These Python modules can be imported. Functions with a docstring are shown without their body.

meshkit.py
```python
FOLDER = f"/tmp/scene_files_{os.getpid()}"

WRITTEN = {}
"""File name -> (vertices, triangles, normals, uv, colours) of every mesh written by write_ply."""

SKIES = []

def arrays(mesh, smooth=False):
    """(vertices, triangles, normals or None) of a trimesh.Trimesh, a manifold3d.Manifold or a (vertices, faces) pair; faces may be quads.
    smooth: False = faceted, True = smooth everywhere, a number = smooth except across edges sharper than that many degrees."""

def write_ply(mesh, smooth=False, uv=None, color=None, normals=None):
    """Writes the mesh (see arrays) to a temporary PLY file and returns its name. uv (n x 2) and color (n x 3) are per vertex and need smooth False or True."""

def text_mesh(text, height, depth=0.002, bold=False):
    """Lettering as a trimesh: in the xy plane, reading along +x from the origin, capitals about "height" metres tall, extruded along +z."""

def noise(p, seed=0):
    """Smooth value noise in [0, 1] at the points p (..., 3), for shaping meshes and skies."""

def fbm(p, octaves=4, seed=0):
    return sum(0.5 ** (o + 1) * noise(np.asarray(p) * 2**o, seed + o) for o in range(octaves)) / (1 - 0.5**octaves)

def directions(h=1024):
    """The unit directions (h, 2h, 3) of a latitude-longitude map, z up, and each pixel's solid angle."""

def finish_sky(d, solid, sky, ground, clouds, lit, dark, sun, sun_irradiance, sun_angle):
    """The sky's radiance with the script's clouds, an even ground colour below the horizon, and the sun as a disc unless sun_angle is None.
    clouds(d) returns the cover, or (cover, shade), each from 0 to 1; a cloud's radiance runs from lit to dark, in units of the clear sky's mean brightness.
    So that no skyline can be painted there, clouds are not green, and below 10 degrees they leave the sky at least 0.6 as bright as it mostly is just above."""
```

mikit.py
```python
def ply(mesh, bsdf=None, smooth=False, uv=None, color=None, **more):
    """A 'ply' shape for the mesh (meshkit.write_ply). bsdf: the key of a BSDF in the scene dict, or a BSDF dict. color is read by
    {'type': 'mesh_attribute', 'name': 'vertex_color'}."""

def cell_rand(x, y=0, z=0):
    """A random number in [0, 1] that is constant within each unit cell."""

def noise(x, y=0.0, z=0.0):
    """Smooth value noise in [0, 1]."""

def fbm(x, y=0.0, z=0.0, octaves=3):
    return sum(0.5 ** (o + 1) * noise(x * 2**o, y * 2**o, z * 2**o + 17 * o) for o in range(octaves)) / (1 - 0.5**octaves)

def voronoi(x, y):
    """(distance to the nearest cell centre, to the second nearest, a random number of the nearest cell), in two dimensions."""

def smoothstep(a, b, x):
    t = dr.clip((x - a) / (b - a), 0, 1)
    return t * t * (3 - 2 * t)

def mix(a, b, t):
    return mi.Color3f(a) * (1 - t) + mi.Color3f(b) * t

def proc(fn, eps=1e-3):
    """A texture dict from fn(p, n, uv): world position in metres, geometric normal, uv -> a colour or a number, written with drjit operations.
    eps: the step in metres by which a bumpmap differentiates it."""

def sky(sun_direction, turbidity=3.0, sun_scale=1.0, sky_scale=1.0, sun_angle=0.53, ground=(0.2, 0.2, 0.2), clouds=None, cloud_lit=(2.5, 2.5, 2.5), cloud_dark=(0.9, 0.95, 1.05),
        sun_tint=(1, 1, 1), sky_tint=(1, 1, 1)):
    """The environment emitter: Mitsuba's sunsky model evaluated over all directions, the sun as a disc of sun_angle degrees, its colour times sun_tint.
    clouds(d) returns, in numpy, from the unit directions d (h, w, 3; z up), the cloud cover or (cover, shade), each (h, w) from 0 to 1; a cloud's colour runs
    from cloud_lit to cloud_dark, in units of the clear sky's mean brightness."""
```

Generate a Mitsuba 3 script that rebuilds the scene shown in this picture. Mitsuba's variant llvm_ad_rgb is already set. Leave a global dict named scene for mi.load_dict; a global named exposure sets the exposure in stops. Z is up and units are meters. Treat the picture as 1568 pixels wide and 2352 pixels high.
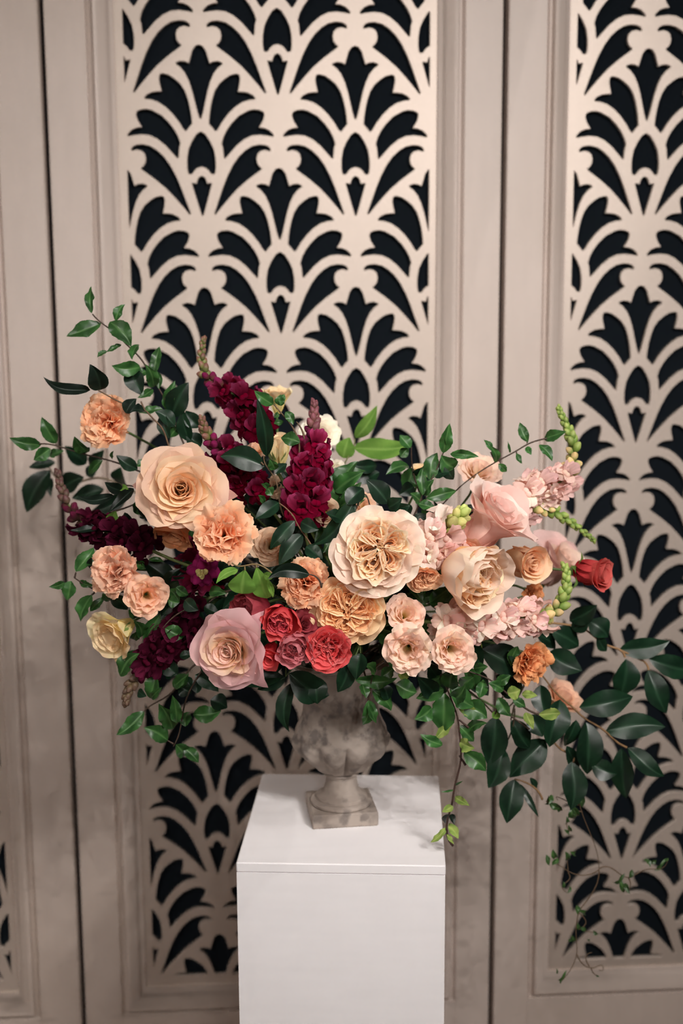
import math, random
import drjit as dr
import numpy as np, trimesh, mitsuba as mi, mikit, meshkit
from shapely.geometry import Polygon, box as sbox
from shapely.ops import unary_union
T = mi.ScalarTransform4f
scene, labels = {}, {}

# ------------------------------------------------------------------ camera
CAM = np.array([-0.0382, -2.0762, 1.6])
YAW, PITCH, ROLL, FPX = 0.0659, 0.1645, -0.0055, 2840.3
FWD = np.array([math.sin(YAW)*math.cos(PITCH), math.cos(YAW)*math.cos(PITCH), -math.sin(PITCH)])
_r = np.array([math.cos(YAW), -math.sin(YAW), 0.0]); _u = np.cross(_r, FWD)
RIGHT = math.cos(ROLL)*_r + math.sin(ROLL)*_u
UP = -math.sin(ROLL)*_r + math.cos(ROLL)*_u
scene['camera'] = {'type': 'thinlens', 'fov': math.degrees(2*math.atan(784/FPX)), 'fov_axis': 'x',
    'aperture_radius': 0.0062, 'focus_distance': 1.45, 'near_clip': 0.05, 'far_clip': 50.0,
    'to_world': T().look_at(origin=CAM.tolist(), target=(CAM+FWD).tolist(), up=UP.tolist())}
exposure = 0.15

# ------------------------------------------------------------------ an added fill globe and unseen spotlights
def fill_lamp(key, pos, rad, power, label, drop):
    s = trimesh.creation.icosphere(subdivisions=3, radius=rad); s.apply_translation(pos)
    d = mikit.ply(s, {'type': 'diffuse', 'reflectance': {'type': 'rgb', 'value': [.8, .8, .78]}}, smooth=True)
    d['emitter'] = {'type': 'area', 'radiance': {'type': 'rgb', 'value': [power*c for c in (1.0, .95, .91)]}}
    scene[key+'__globe'] = d
    rod = trimesh.creation.cylinder(radius=.006, height=drop, sections=12)
    rod.apply_translation((pos[0], pos[1], pos[2]+rad+drop/2-.002))
    scene[key+'__rod'] = mikit.ply(rod, 'dark_metal', smooth=30)
    labels[key] = {'label': label, 'category': 'fill_lamp'}
CEIL = 2.75
scene['dark_metal'] = {'type': 'principled', 'base_color': {'type': 'rgb', 'value': [.03, .03, .03]}, 'metallic': .8, 'roughness': .4}
fill_lamp('added_fill_globe', (-1.7, -2.5, 2.42), .13, 92.0, 'added white fill globe hung out of view in front of the doors', CEIL-2.55)  # added globe out of view, fills in light opposite the main spots
AIM = np.array([.08, -.15, 1.2])
def unseen_spot(key, pos, power, label):  # out of view; soft cone edges stand in for lens vignetting
    """an unseen broad spotlight of six emitters, placed to light flowers and doors"""
    pos = np.array(pos); d = AIM-pos; d /= np.linalg.norm(d)
    side = np.cross(d, [0, 0, 1]); side /= np.linalg.norm(side); up = np.cross(side, d)
    can = trimesh.creation.cylinder(radius=.17, height=.24, sections=32)
    can.apply_transform(trimesh.geometry.align_vectors([0, 0, 1], d)); can.apply_translation(pos-d*.135)
    arm = trimesh.creation.cylinder(radius=.012, segment=[pos-d*.12, [*(pos-d*.12)[:2], CEIL]])
    scene[key+'__housing'] = mikit.ply(can, 'dark_metal', smooth=30); scene[key+'__arm'] = mikit.ply(arm, 'dark_metal', smooth=30)
    for q in range(6):
        o = pos+(.145 if q else 0)*(math.cos(1.2566*q)*side+math.sin(1.2566*q)*up)
        scene[f'{key}__beam_{q:03d}'] = {'type': 'spot', 'to_world': T().look_at(origin=o.tolist(), target=(o+d).tolist(), up=[0, .3, 1]),
            'intensity': {'type': 'rgb', 'value': [power/6*c for c in (1.0, .95, .91)]}, 'cutoff_angle': 36.0, 'beam_width': 7.0}
    labels[key] = {'label': label, 'category': 'spotlight'}
unseen_spot('unseen_spotlight', (1.1, -2.5, 2.5), 9.5, 'unseen spotlight aimed at the flowers from the far side of the picture')
unseen_spot('unseen_spotlight_001', (.75, -2.3, 2.52), 5.0, 'unseen spotlight second from the end of the row')
unseen_spot('unseen_spotlight_002', (.2, -1.7, 2.58), 3.6, 'unseen spotlight nearest the doors')
unseen_spot('unseen_spotlight_003', (.2, -3.8, 2.3), 5.6, 'unseen spotlight farthest from the doors')

# ------------------------------------------------------------------ materials
def rgb(v): return {'type': 'rgb', 'value': [float(c) for c in v]}
def two(b): return {'type': 'twosided', 'bsdf': b}
def srgb(r, g, b):
    c = np.array([r, g, b])/255.0
    return np.where(c <= .04045, c/12.92, ((c+.055)/1.055)**2.4)
def door_paint(p, n, uv):
    a = mikit.fbm(p.x*3.1, p.z*2.3, 4.0, 3); b = mikit.fbm(p.x*60, p.z*14, 1.0, 3)
    dirt = mikit.smoothstep(.66, .86, mikit.fbm(p.x*16+3, p.z*34, 9.0, 3)) * mikit.smoothstep(.85, .35, p.z)
    c = mikit.mix((.495, .413, .362), (.555, .472, .425), mikit.smoothstep(.3, .7, a))
    return mikit.mix(c*(.97+.06*b), (.25, .2, .17), dirt*.45)
scene['mat_door'] = two({'type': 'principled', 'base_color': mikit.proc(door_paint), 'roughness': .48, 'specular': .4})
def fret_paint(p, n, uv):
    a = mikit.fbm(p.x*9, p.z*9, 2.0, 3)
    return mikit.mix((.505, .425, .368), (.545, .462, .405), a)
scene['mat_fretwork'] = two({'type': 'principled', 'base_color': mikit.proc(fret_paint), 'roughness': .48, 'metallic': .42, 'specular': .5})
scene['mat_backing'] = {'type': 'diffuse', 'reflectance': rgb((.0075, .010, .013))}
scene['mat_gap'] = {'type': 'diffuse', 'reflectance': rgb((.02, .02, .02))}
def white_paint(p, n, uv):
    a = mikit.fbm(p.x*14, p.y*14, p.z*9, 3); b = mikit.fbm(p.x*5, p.y*90, p.z*90, 2)
    return mikit.mix((.80, .775, .785), (.85, .83, .84), a)*(.98+.04*b)
scene['mat_pedestal'] = {'type': 'principled', 'base_color': mikit.proc(white_paint), 'roughness': .55, 'specular': .3}
def stone(p, n, uv):
    a = mikit.fbm(p.x*26, p.y*26, p.z*26, 4); b = mikit.fbm(p.x*75+4, p.y*75, p.z*60, 4)
    c = mikit.mix((.20, .162, .138), (.36, .305, .265), mikit.smoothstep(.3, .7, a))
    d = mikit.smoothstep(.47, .72, b)*mikit.smoothstep(.28, .62, mikit.fbm(p.x*18+9, p.y*18, p.z*14, 3))
    return mikit.mix(c, (.10, .085, .08), d*.75)
def stone_bump(p, n, uv): return mikit.fbm(p.x*160, p.y*160, p.z*160, 3)
scene['mat_stone'] = {'type': 'bumpmap', 'arbitrary': mikit.proc(stone_bump, 8e-4), 'scale': .0024,
    'bsdf': {'type': 'principled', 'base_color': mikit.proc(stone), 'roughness': .85, 'specular': .2}}
scene['mat_moss'] = {'type': 'diffuse', 'reflectance': rgb((.015, .022, .01))}
scene['mat_floor'] = {'type': 'principled', 'base_color': rgb((.15, .085, .05)), 'roughness': .5}
scene['mat_ceiling'] = {'type': 'diffuse', 'reflectance': rgb((.62, .57, .52))}
scene['mat_wall'] = {'type': 'diffuse', 'reflectance': rgb((.42, .36, .31))}
# ------------------------------------------------------------------ helpers
def ray(px, py): return FWD + RIGHT*(px-784)/FPX - UP*(py-1176)/FPX
def at(px, py, Y):
    d = ray(px, py); return CAM + d*((Y-CAM[1])/d[1])
def add(key, mesh, bsdf, smooth=False, color=None):
    k, i = key, 0
    while k in scene:
        i += 1; k = f'{key}_{i:03d}'
    scene[k] = mikit.ply(mesh, bsdf, smooth=smooth, uv=None if color is None else tint_uv(color))
    return k
TINTS = []   # one colour plane per petal, leaf or stem: middle, two directions
def tint_uv(C):
    m = C.mean(0); D = C-m; _, _, vt = np.linalg.svd(D, full_matrices=False); row = [m]; uv = []
    for q in (0, 1):
        a = D@vt[q]; lo, hi = a.min(), a.max(); w = max(hi-lo, 1e-9)
        row[0] = row[0]+vt[q]*(lo-.05*w); row.append(vt[q]*w*1.1); uv.append((a-lo+.05*w)/(1.1*w))
    TINTS.append(np.concatenate(row)); return np.column_stack([uv[0], 2*(len(TINTS)-1)+.2+.6*uv[1]])
TABLE = None
def tint(p, n, uv):
    i = mi.UInt32(dr.floor(uv.y*.5)); b = (uv.y-2.0*mi.Float(i)-.2)/.6
    def col(k): return mi.Color3f(*[dr.gather(mi.Float, TABLE, i*9+3*k+c) for c in range(3)])
    return dr.clip(col(0)+col(1)*uv.x+col(2)*b, .001, .95)
TINT = mikit.proc(tint)
# petals and leaves carry their colour gradient per vertex (heart of the flower to petal edge, midrib to margin)
scene['mat_petal'] = {'type': 'principledthin', 'base_color': TINT, 'roughness': .6, 'diff_trans': .7, 'sheen': .25, 'eta': 1.35}
scene['mat_dark_petal'] = {'type': 'principledthin', 'base_color': TINT, 'roughness': .42, 'diff_trans': .5, 'sheen': .5, 'eta': 1.45}
scene['mat_leaf'] = two({'type': 'principled', 'base_color': TINT, 'roughness': .34, 'specular': .32})
scene['mat_thin_leaf'] = {'type': 'principledthin', 'base_color': TINT, 'roughness': .42, 'diff_trans': .55, 'eta': 1.45}
scene['mat_stem'] = two({'type': 'principled', 'base_color': TINT, 'roughness': .55, 'specular': .35})

USED = {}
def thing(name, label, cat, group=None):
    i = USED.get(name, -1)+1; USED[name] = i
    key = name if i == 0 else f'{name}_{i:03d}'
    labels[key] = {'label': label, 'category': cat}
    if group: labels[key]['group'] = group
    return key
def part_label(key, text): labels[key] = {'label': text}
def cuboid(x0, x1, y0, y1, z0, z1, ch=0.0):
    if ch <= 0:
        b = trimesh.creation.box((x1-x0, y1-y0, z1-z0))
    else:
        pts = []
        hx, hy, hz = (x1-x0)/2, (y1-y0)/2, (z1-z0)/2
        for sx in (-1, 1):
            for sy in (-1, 1):
                for sz in (-1, 1):
                    pts += [(sx*(hx-ch), sy*(hy-ch), sz*hz), (sx*(hx-ch), sy*hy, sz*(hz-ch)), (sx*hx, sy*(hy-ch), sz*(hz-ch))]
        b = trimesh.convex.convex_hull(np.array(pts))
    b.apply_translation(((x0+x1)/2, (y0+y1)/2, (z0+z1)/2)); return b

# ------------------------------------------------------------------ the room
def struct(key, mesh, m, label, smooth=False):
    k = add(key, mesh, m, smooth); labels[k] = {'label': label, 'kind': 'structure'}; return k
struct('floor', cuboid(-3.2, 3.6, -5.6, .25, -.1, 0), 'mat_floor', 'unseen dark brown floor of the room')  # out of view; brown chosen for its reflection in the lower fretwork
struct('ceiling', cuboid(-3.2, 3.6, -5.6, .25, CEIL, CEIL+.1), 'mat_ceiling', 'pale ceiling of the room')
struct('wall_left', cuboid(-3.3, -3.2, -5.6, .25, 0, CEIL), 'mat_wall', 'beige side wall left of the doors')
struct('wall_right', cuboid(3.6, 3.7, -5.6, .25, 0, CEIL), 'mat_wall', 'beige side wall right of the doors')
struct('wall_back', cuboid(-3.2, 3.6, -5.7, -5.6, 0, CEIL), 'mat_wall', 'beige wall facing the doors')
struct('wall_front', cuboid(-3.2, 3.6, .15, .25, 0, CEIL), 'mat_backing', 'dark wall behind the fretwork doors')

# fretwork: one fan of the pattern, its right half traced and mirrored, in metres about the tip of its top flower
FAN = [  # centre holes (given from the top down the right side) and side holes
 ('c', [(772,310),(795,318),(818,350),(836,405),(845,442),(870,428),(905,424),(941,439),(905,465),(874,505),(850,560),(830,630),(815,700),(800,775),(787,832)]),
 ('s', [(955,545),(990,522),(1030,512),(1050,517),(1056,545),(1052,580),(1046,610),(1040,637),(1075,638),(1110,643),(1145,660),(1168,686),(1120,690),(1070,706),(1020,740),(975,785),(930,845),(905,890),(888,910),(870,885),(843,855),(847,800),(855,740),(868,680),(885,628),(915,580)]),
 ('s', [(1115,768),(1150,759),(1190,763),(1218,776),(1225,797),(1216,830),(1200,860),(1183,884),(1222,888),(1257,902),(1282,926),(1294,948),(1250,938),(1195,931),(1140,936),(1085,962),(1030,1008),(985,1060),(948,1103),(945,1060),(940,1020),(930,993),(945,945),(968,900),(1000,855),(1050,803)]),
 ('s', [(1270,1048),(1264,1027),(1250,1014),(1228,1006),(1190,1003),(1140,1014),(1095,1042),(1050,1085),(1010,1142),(970,1222),(940,1300),(905,1405),(870,1508),(925,1436),(980,1370),(1040,1304),(1110,1243),(1160,1205),(1210,1168),(1190,1155),(1174,1130),(1169,1098),(1176,1065),(1196,1045),(1230,1036),(1256,1043)]),
 ('c', [(788,912),(815,930),(848,980),(874,1035),(886,1100),(888,1160),(884,1196),(876,1207),(858,1204),(842,1180),(822,1162),(793,1152)]),
 ('c', [(793,1218),(810,1228),(822,1250),(827,1274),(843,1272),(863,1265),(846,1330),(826,1400),(811,1460),(798,1506)]),
]
FAN_TIP = np.array([-0.125, 2.0118])
def fan_holes():
    def loc(p):
        w = at(200+p[0]/3.0154, p[1]/3.0154, 0.0); return np.array([w[0], w[2]]) - FAN_TIP
    axis_top = loc((772, 310)); axis_bot = loc((798, 1506))
    out = []
    for kind, pts in FAN:
        q = np.array([loc(p) for p in pts])
        q[:, 0] -= np.interp(q[:, 1], [axis_bot[1], axis_top[1]], [axis_bot[0], axis_top[0]])
        if kind == 'c':
            q[0, 0] = q[-1, 0] = 0
            full = np.vstack([q, q[-2:0:-1]*[-1, 1]])
            out.append(Polygon(full))
        else:
            out.append(Polygon(q)); out.append(Polygon(q*[-1, 1]))
    res = []
    for p in out:   # round the traced corners off a little and make the outline even
        p = p.buffer(0)
        p = p.buffer(.0012).buffer(-.0024).buffer(.0012)
        if p.geom_type != 'Polygon': p = max(p.geoms, key=lambda g: g.area)
        res.append(p.simplify(.00025))
    return res
HOLES = fan_holes()
PITCH_X, PITCH_Z = .25, .1904
OPEN_W, OPEN_B, OPEN_T = .258, .395, 2.45
def smooth_ring(r, step=.0045):
    c = np.array(r.coords)[:-1]
    d = np.linalg.norm(np.roll(c, -1, 0)-c, axis=1); s = np.concatenate([[0], np.cumsum(d)])
    cc = np.vstack([c, c[:1]]); pts = []
    for i in range(len(c)):
        n = max(1, int(round(d[i]/step)))
        pts += [c[i]+(cc[i+1]-c[i])*j/n for j in range(n)]
    return np.array(pts)
def fretwork(cx, odd_shift):
    from shapely import affinity
    win = sbox(cx-.2440, .413, cx+.2455, OPEN_T-.03)
    holes = []
    for r in range(-3, 10):
        zc = FAN_TIP[1]-r*PITCH_Z
        cols = [-.25, 0, .25] if r % 2 else [-.375, -.125, .125, .375]
        for c in cols:
            for h in HOLES:
                g = affinity.translate(h, cx+c, zc).intersection(win)
                for q in getattr(g, 'geoms', [g]):
                    if q.geom_type == 'Polygon' and q.area > 3e-5: holes.append(q)
    TH, BV = .007, .0009
    rings = [smooth_ring(h.exterior) for h in holes]
    outer = np.array([(cx-OPEN_W-.02, OPEN_B-.02), (cx+OPEN_W+.02, OPEN_B-.02), (cx+OPEN_W+.02, OPEN_T+.02), (cx-OPEN_W-.02, OPEN_T+.02)])
    infl = []
    V, F = [], []
    for ring in rings:
        if Polygon(ring).exterior.is_ccw: ring = ring[::-1]      # clockwise: material lies to the left
        t = np.roll(ring, -1, 0)-np.roll(ring, 1, 0); t /= np.linalg.norm(t, axis=1, keepdims=True)+1e-12
        nrm = np.stack([-t[:, 1], t[:, 0]], 1)                   # away from the hole
        big = ring + nrm*BV; infl.append(big)
        n = len(ring); base = sum(len(v) for v in V)
        for pts, y in ((big, 0.0), (ring, BV), (ring, TH)):
            V.append(np.column_stack([pts[:, 0], np.full(n, y), pts[:, 1]]))
        i = np.arange(n); j = (i+1) % n
        for a in (0, n):
            F.append(np.column_stack([base+a+i, base+a+j, base+a+n+j])); F.append(np.column_stack([base+a+i, base+a+n+j, base+a+n+i]))
    face = Polygon(outer, [b for b in infl])
    if not face.is_valid: face = face.buffer(0)
    v2, f2 = trimesh.creation.triangulate_polygon(face, engine='earcut')
    front = np.column_stack([v2[:, 0], np.zeros(len(v2)), v2[:, 1]])
    base = sum(len(v) for v in V)
    V.append(front); F.append(np.asarray(f2)+base)
    m = trimesh.Trimesh(np.vstack(V), np.vstack(F), process=False)
    return m
def loop_profile(cx, hw, zb, zt, prof):
    """a mitred moulding round a rectangular opening: prof = (distance outward from the opening edge, y)"""
    V, F = [], []
    for o, y in prof:
        V += [(cx-hw-o, y, zb-o), (cx+hw+o, y, zb-o), (cx+hw+o, y, zt+o), (cx-hw-o, y, zt+o)]
    for k in range(len(prof)-1):
        for c in range(4):
            a, b = 4*k+c, 4*k+(c+1) % 4
            F += [(a, b, b+4), (a, b+4, a+4)]
    return trimesh.Trimesh(np.array(V), np.array(F), process=False)
FRONT = -.026
MOULD = [(0, .001), (0, -.004), (.002, -.0065), (.006, -.0085), (.0085, -.0125), (.010, -.0165), (.0135, -.0205), (.0165, -.0235),
         (.0195, -.0265), (.0225, -.0295), (.0255, -.0318), (.0285, -.0325), (.0305, -.0312), (.0318, -.028), (.0318, -.021), (.0325, -.0195), (.036, -.0195), (.0375, -.021), (.040, FRONT), (.0405, FRONT+.004)]
def door(n, cx, xl, xr, label):
    k = f'door_{n}'
    labels[k] = {'label': label, 'kind': 'structure'}
    m = .0403
    z0, z1 = .02, 2.62
    # stiles stand full height, rails between them; edges next to the gaps are eased
    add(k+'__stile', cuboid(xl, cx-OPEN_W-m, FRONT, .012, z0, z1, .0018), 'mat_door')
    add(k+'__stile', cuboid(cx+OPEN_W+m, xr, FRONT, .012, z0, z1, .0018), 'mat_door')
    add(k+'__rail', cuboid(cx-OPEN_W-m-.001, cx+OPEN_W+m+.001, FRONT, .012, z0, OPEN_B-m), 'mat_door')
    add(k+'__rail', cuboid(cx-OPEN_W-m-.001, cx+OPEN_W+m+.001, FRONT, .012, OPEN_T+m, z1), 'mat_door')
    kk = add(k+'__moulding', loop_profile(cx, OPEN_W, OPEN_B, OPEN_T, MOULD), 'mat_door', smooth=35)
    fk = add(k+'__fretwork_panel', fretwork(cx, 0), 'mat_fretwork', smooth=25)
    part_label(fk, 'cut-out fretwork panel of lotus fans')
    bk = add(k+'__backing', cuboid(cx-OPEN_W-.03, cx+OPEN_W+.03, .0125, .016, OPEN_B-.03, OPEN_T+.03), 'mat_backing')
    part_label(bk, 'near-black backing behind the fretwork')
G = .0045
door(1, -.741, -1.1065, -.368-G, 'beige panelled door leaf at the left edge of the picture')
door(2, 0.0, -.368+G, .3645-G, 'beige door leaf with lotus fretwork behind the urn')
door(3, .731, .3645+G, 1.097, 'beige door leaf with lotus fretwork on the right')


# ------------------------------------------------------------------ pedestal
PED_Z = .92
def on_top(px, py):
    d = ray(px, py); return CAM + d*((PED_Z-CAM[2])/d[2])
pc = np.array([on_top(554, 1981), on_top(1033, 1988.5), on_top(997, 1782), on_top(593, 1777)])[:, :2]
ped_c = pc.mean(0)
ex = (pc[1]-pc[0]+pc[2]-pc[3])/2; ey = (pc[3]-pc[0]+pc[2]-pc[1])/2
PW, PD = np.linalg.norm(ex), np.linalg.norm(ey)
ang = math.atan2(ex[1], ex[0])
def placed(m):
    m.apply_transform(trimesh.transformations.rotation_matrix(ang, (0, 0, 1))); m.apply_translation((ped_c[0], ped_c[1], 0)); return m
ped = thing('pedestal', 'tall white painted square pedestal carrying the stone urn', 'pedestal')
add(ped+'__body', placed(cuboid(-PW/2, PW/2, -PD/2, PD/2, 0, PED_Z-.0131)), 'mat_pedestal')
k = add(ped+'__top', placed(cuboid(-PW/2-.0004, PW/2+.0004, -PD/2-.0004, PD/2+.0004, PED_Z-.0128, PED_Z, .0013)), 'mat_pedestal')
part_label(k, 'flat white top board with a fine seam below it')

# ------------------------------------------------------------------ urn
uc = np.array([on_top(718, 1906), on_top(869, 1897)])[:, :2]
u_dir = uc[1]-uc[0]; u_w = np.linalg.norm(u_dir); u_ang = math.atan2(u_dir[1], u_dir[0])
u_c = uc.mean(0) + np.array([-math.sin(u_ang), math.cos(u_ang)])*u_w/2
URN = np.array([u_c[0], u_c[1], PED_Z])
def z_on_axis(py):
    """height of the point on the urn's axis that is seen at picture row py"""
    z = np.linspace(.8, 1.6, 801); d = np.column_stack([np.full_like(z, URN[0]), np.full_like(z, URN[1]), z])-CAM
    y = 1176-FPX*(d@UP)/(d@FWD); return float(np.interp(-py, -y, z))
def lathe(prof, n=72, lobes=0, lobe_amp=None):
    prof = np.array(prof); a = np.arange(n)*2*np.pi/n
    V = []
    for i, (r, z) in enumerate(prof):
        rr = np.full(n, r)
        if lobes and lobe_amp is not None and lobe_amp[i] > 0:
            rr = r*(1 + lobe_amp[i]*(np.abs(np.cos(a*lobes/2))**.8 - .65))
        V.append(np.column_stack([rr*np.cos(a), rr*np.sin(a), np.full(n, z)]))
    V = np.vstack(V); F = []
    i = np.arange(n); j = (i+1) % n
    for k in range(len(prof)-1):
        F.append(np.column_stack([k*n+i, k*n+j, (k+1)*n+j])); F.append(np.column_stack([k*n+i, (k+1)*n+j, (k+1)*n+i]))
    return trimesh.Trimesh(V, np.vstack(F), process=False)
def spline(pts, n):
    from scipy.interpolate import PchipInterpolator
    p = np.array(pts, float); s = np.arange(len(p)); t = np.linspace(0, len(p)-1, n)
    return np.column_stack([PchipInterpolator(s, p[:, 0])(t), PchipInterpolator(s, p[:, 1])(t)])
urn = thing('urn', 'weathered grey stone urn with a gadrooned bowl on the white pedestal', 'urn')
RU = trimesh.transformations.rotation_matrix(u_ang, (0, 0, 1))
def urn_part(name, m, smooth=40, rough=.0008):
    m.apply_transform(RU); m.apply_translation(URN)
    v = np.array(m.vertices); c = v-v.mean(0)
    nn = c/np.maximum(np.linalg.norm(c, axis=1, keepdims=True), 1e-9)
    v = v + nn*((meshkit.fbm(v*70, 3)-.5)*2*rough)[:, None]
    m.vertices = v; return add(urn+'__'+name, m, 'mat_stone', smooth=smooth)
pl = cuboid(-u_w/2, u_w/2, -u_w/2, u_w/2, 0, .019, .0016)
for _ in range(4): pl = pl.subdivide()
urn_part('plinth', pl, smooth=30, rough=.0007)
z = lambda py: z_on_axis(py)-PED_Z
zf = .019
zn, zb, zw, zr = z(1768), z(1745), z(1690), z(1640)
foot = spline([(.0400, zf-.001), (.0418, zf+.002), (.0416, zf+.0045), (.0385, zf+.0068), (.0350, zf+.0075), (.0345, zf+.0105), (.0310, zf+.0128), (.0262, zf+.0165), (.0222, zf+.025), (.0200, zf+.038), (.0198, zn-.012), (.0212, zn-.006), (.0245, zn-.003), (.0225, zn+.001)], 70)
urn_part('foot', lathe(foot), rough=.0006)
bowl = spline([(.0200, zn-.001), (.0300, zn+.003), (.0450, zb+.004), (.0570, (zb+zw)/2), (.0625, zw-.002), (.0610, zw+.011), (.0560, zw+.022), (.0515, zw+.036), (.0500, zw+.055), (.0520, zw+.075), (.0580, zw+.092), (.0665, zw+.102), (.0700, zw+.106), (.0690, zw+.110), (.0620, zw+.108), (.0530, zw+.095), (.0450, zw+.070)], 110)
amp = np.interp(bowl[:, 1], [zn, zn+.005, zw-.012, zw-.002, zw+.004], [.02, .24, .27, .20, 0]); amp[85:] = 0
k = urn_part('bowl', lathe(bowl, 180, 10, amp), rough=.0009)
part_label(k, 'gadrooned stone bowl with a flared rim')
soil = trimesh.creation.cylinder(radius=.05, height=.01, sections=40); soil.apply_translation((0, 0, zw+.088))
kk = add(urn+'__moss_filling', trimesh.Trimesh(soil.vertices+URN, soil.faces), 'mat_moss', smooth=30)
part_label(kk, 'dark moss filling the mouth of the urn')
URN_TOP = URN + np.array([0, 0, zw+.10])
# ------------------------------------------------------------------ growing things
def grid_faces(nu, nv):
    i, j = np.meshgrid(np.arange(nu-1), np.arange(nv-1), indexing='ij'); a = (i*nv+j).ravel()
    return np.vstack([np.column_stack([a, a+1, a+nv+1]), np.column_stack([a, a+nv+1, a+nv])])
def sst(a, b, x):
    t = np.clip((x-a)/(b-a), 0, 1); return t*t*(3-2*t)
def lin(c):
    c = np.asarray(c, float)/255.0
    return np.where(c <= .04045, c/12.92, ((np.maximum(c, 0)+.055)/1.055)**2.4)
def ramp(stops, s):
    x = [p[0] for p in stops]; c = np.array([p[1] for p in stops], float)
    return np.stack([np.interp(s, x, c[:, i]) for i in range(3)], -1)
def unit(a): return a/np.linalg.norm(a)
def facing(right, up, toward): return unit(RIGHT*right+UP*up-FWD*toward)
def basis(n, roll=0.0):
    n = unit(n); y = UP-n*(UP@n)
    if np.linalg.norm(y) < .15: y = -FWD-n*(-FWD@n)
    y = unit(y); x = np.cross(y, n); c, s = math.cos(roll), math.sin(roll)
    return np.column_stack([c*x+s*y, -s*x+c*y, n])
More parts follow.
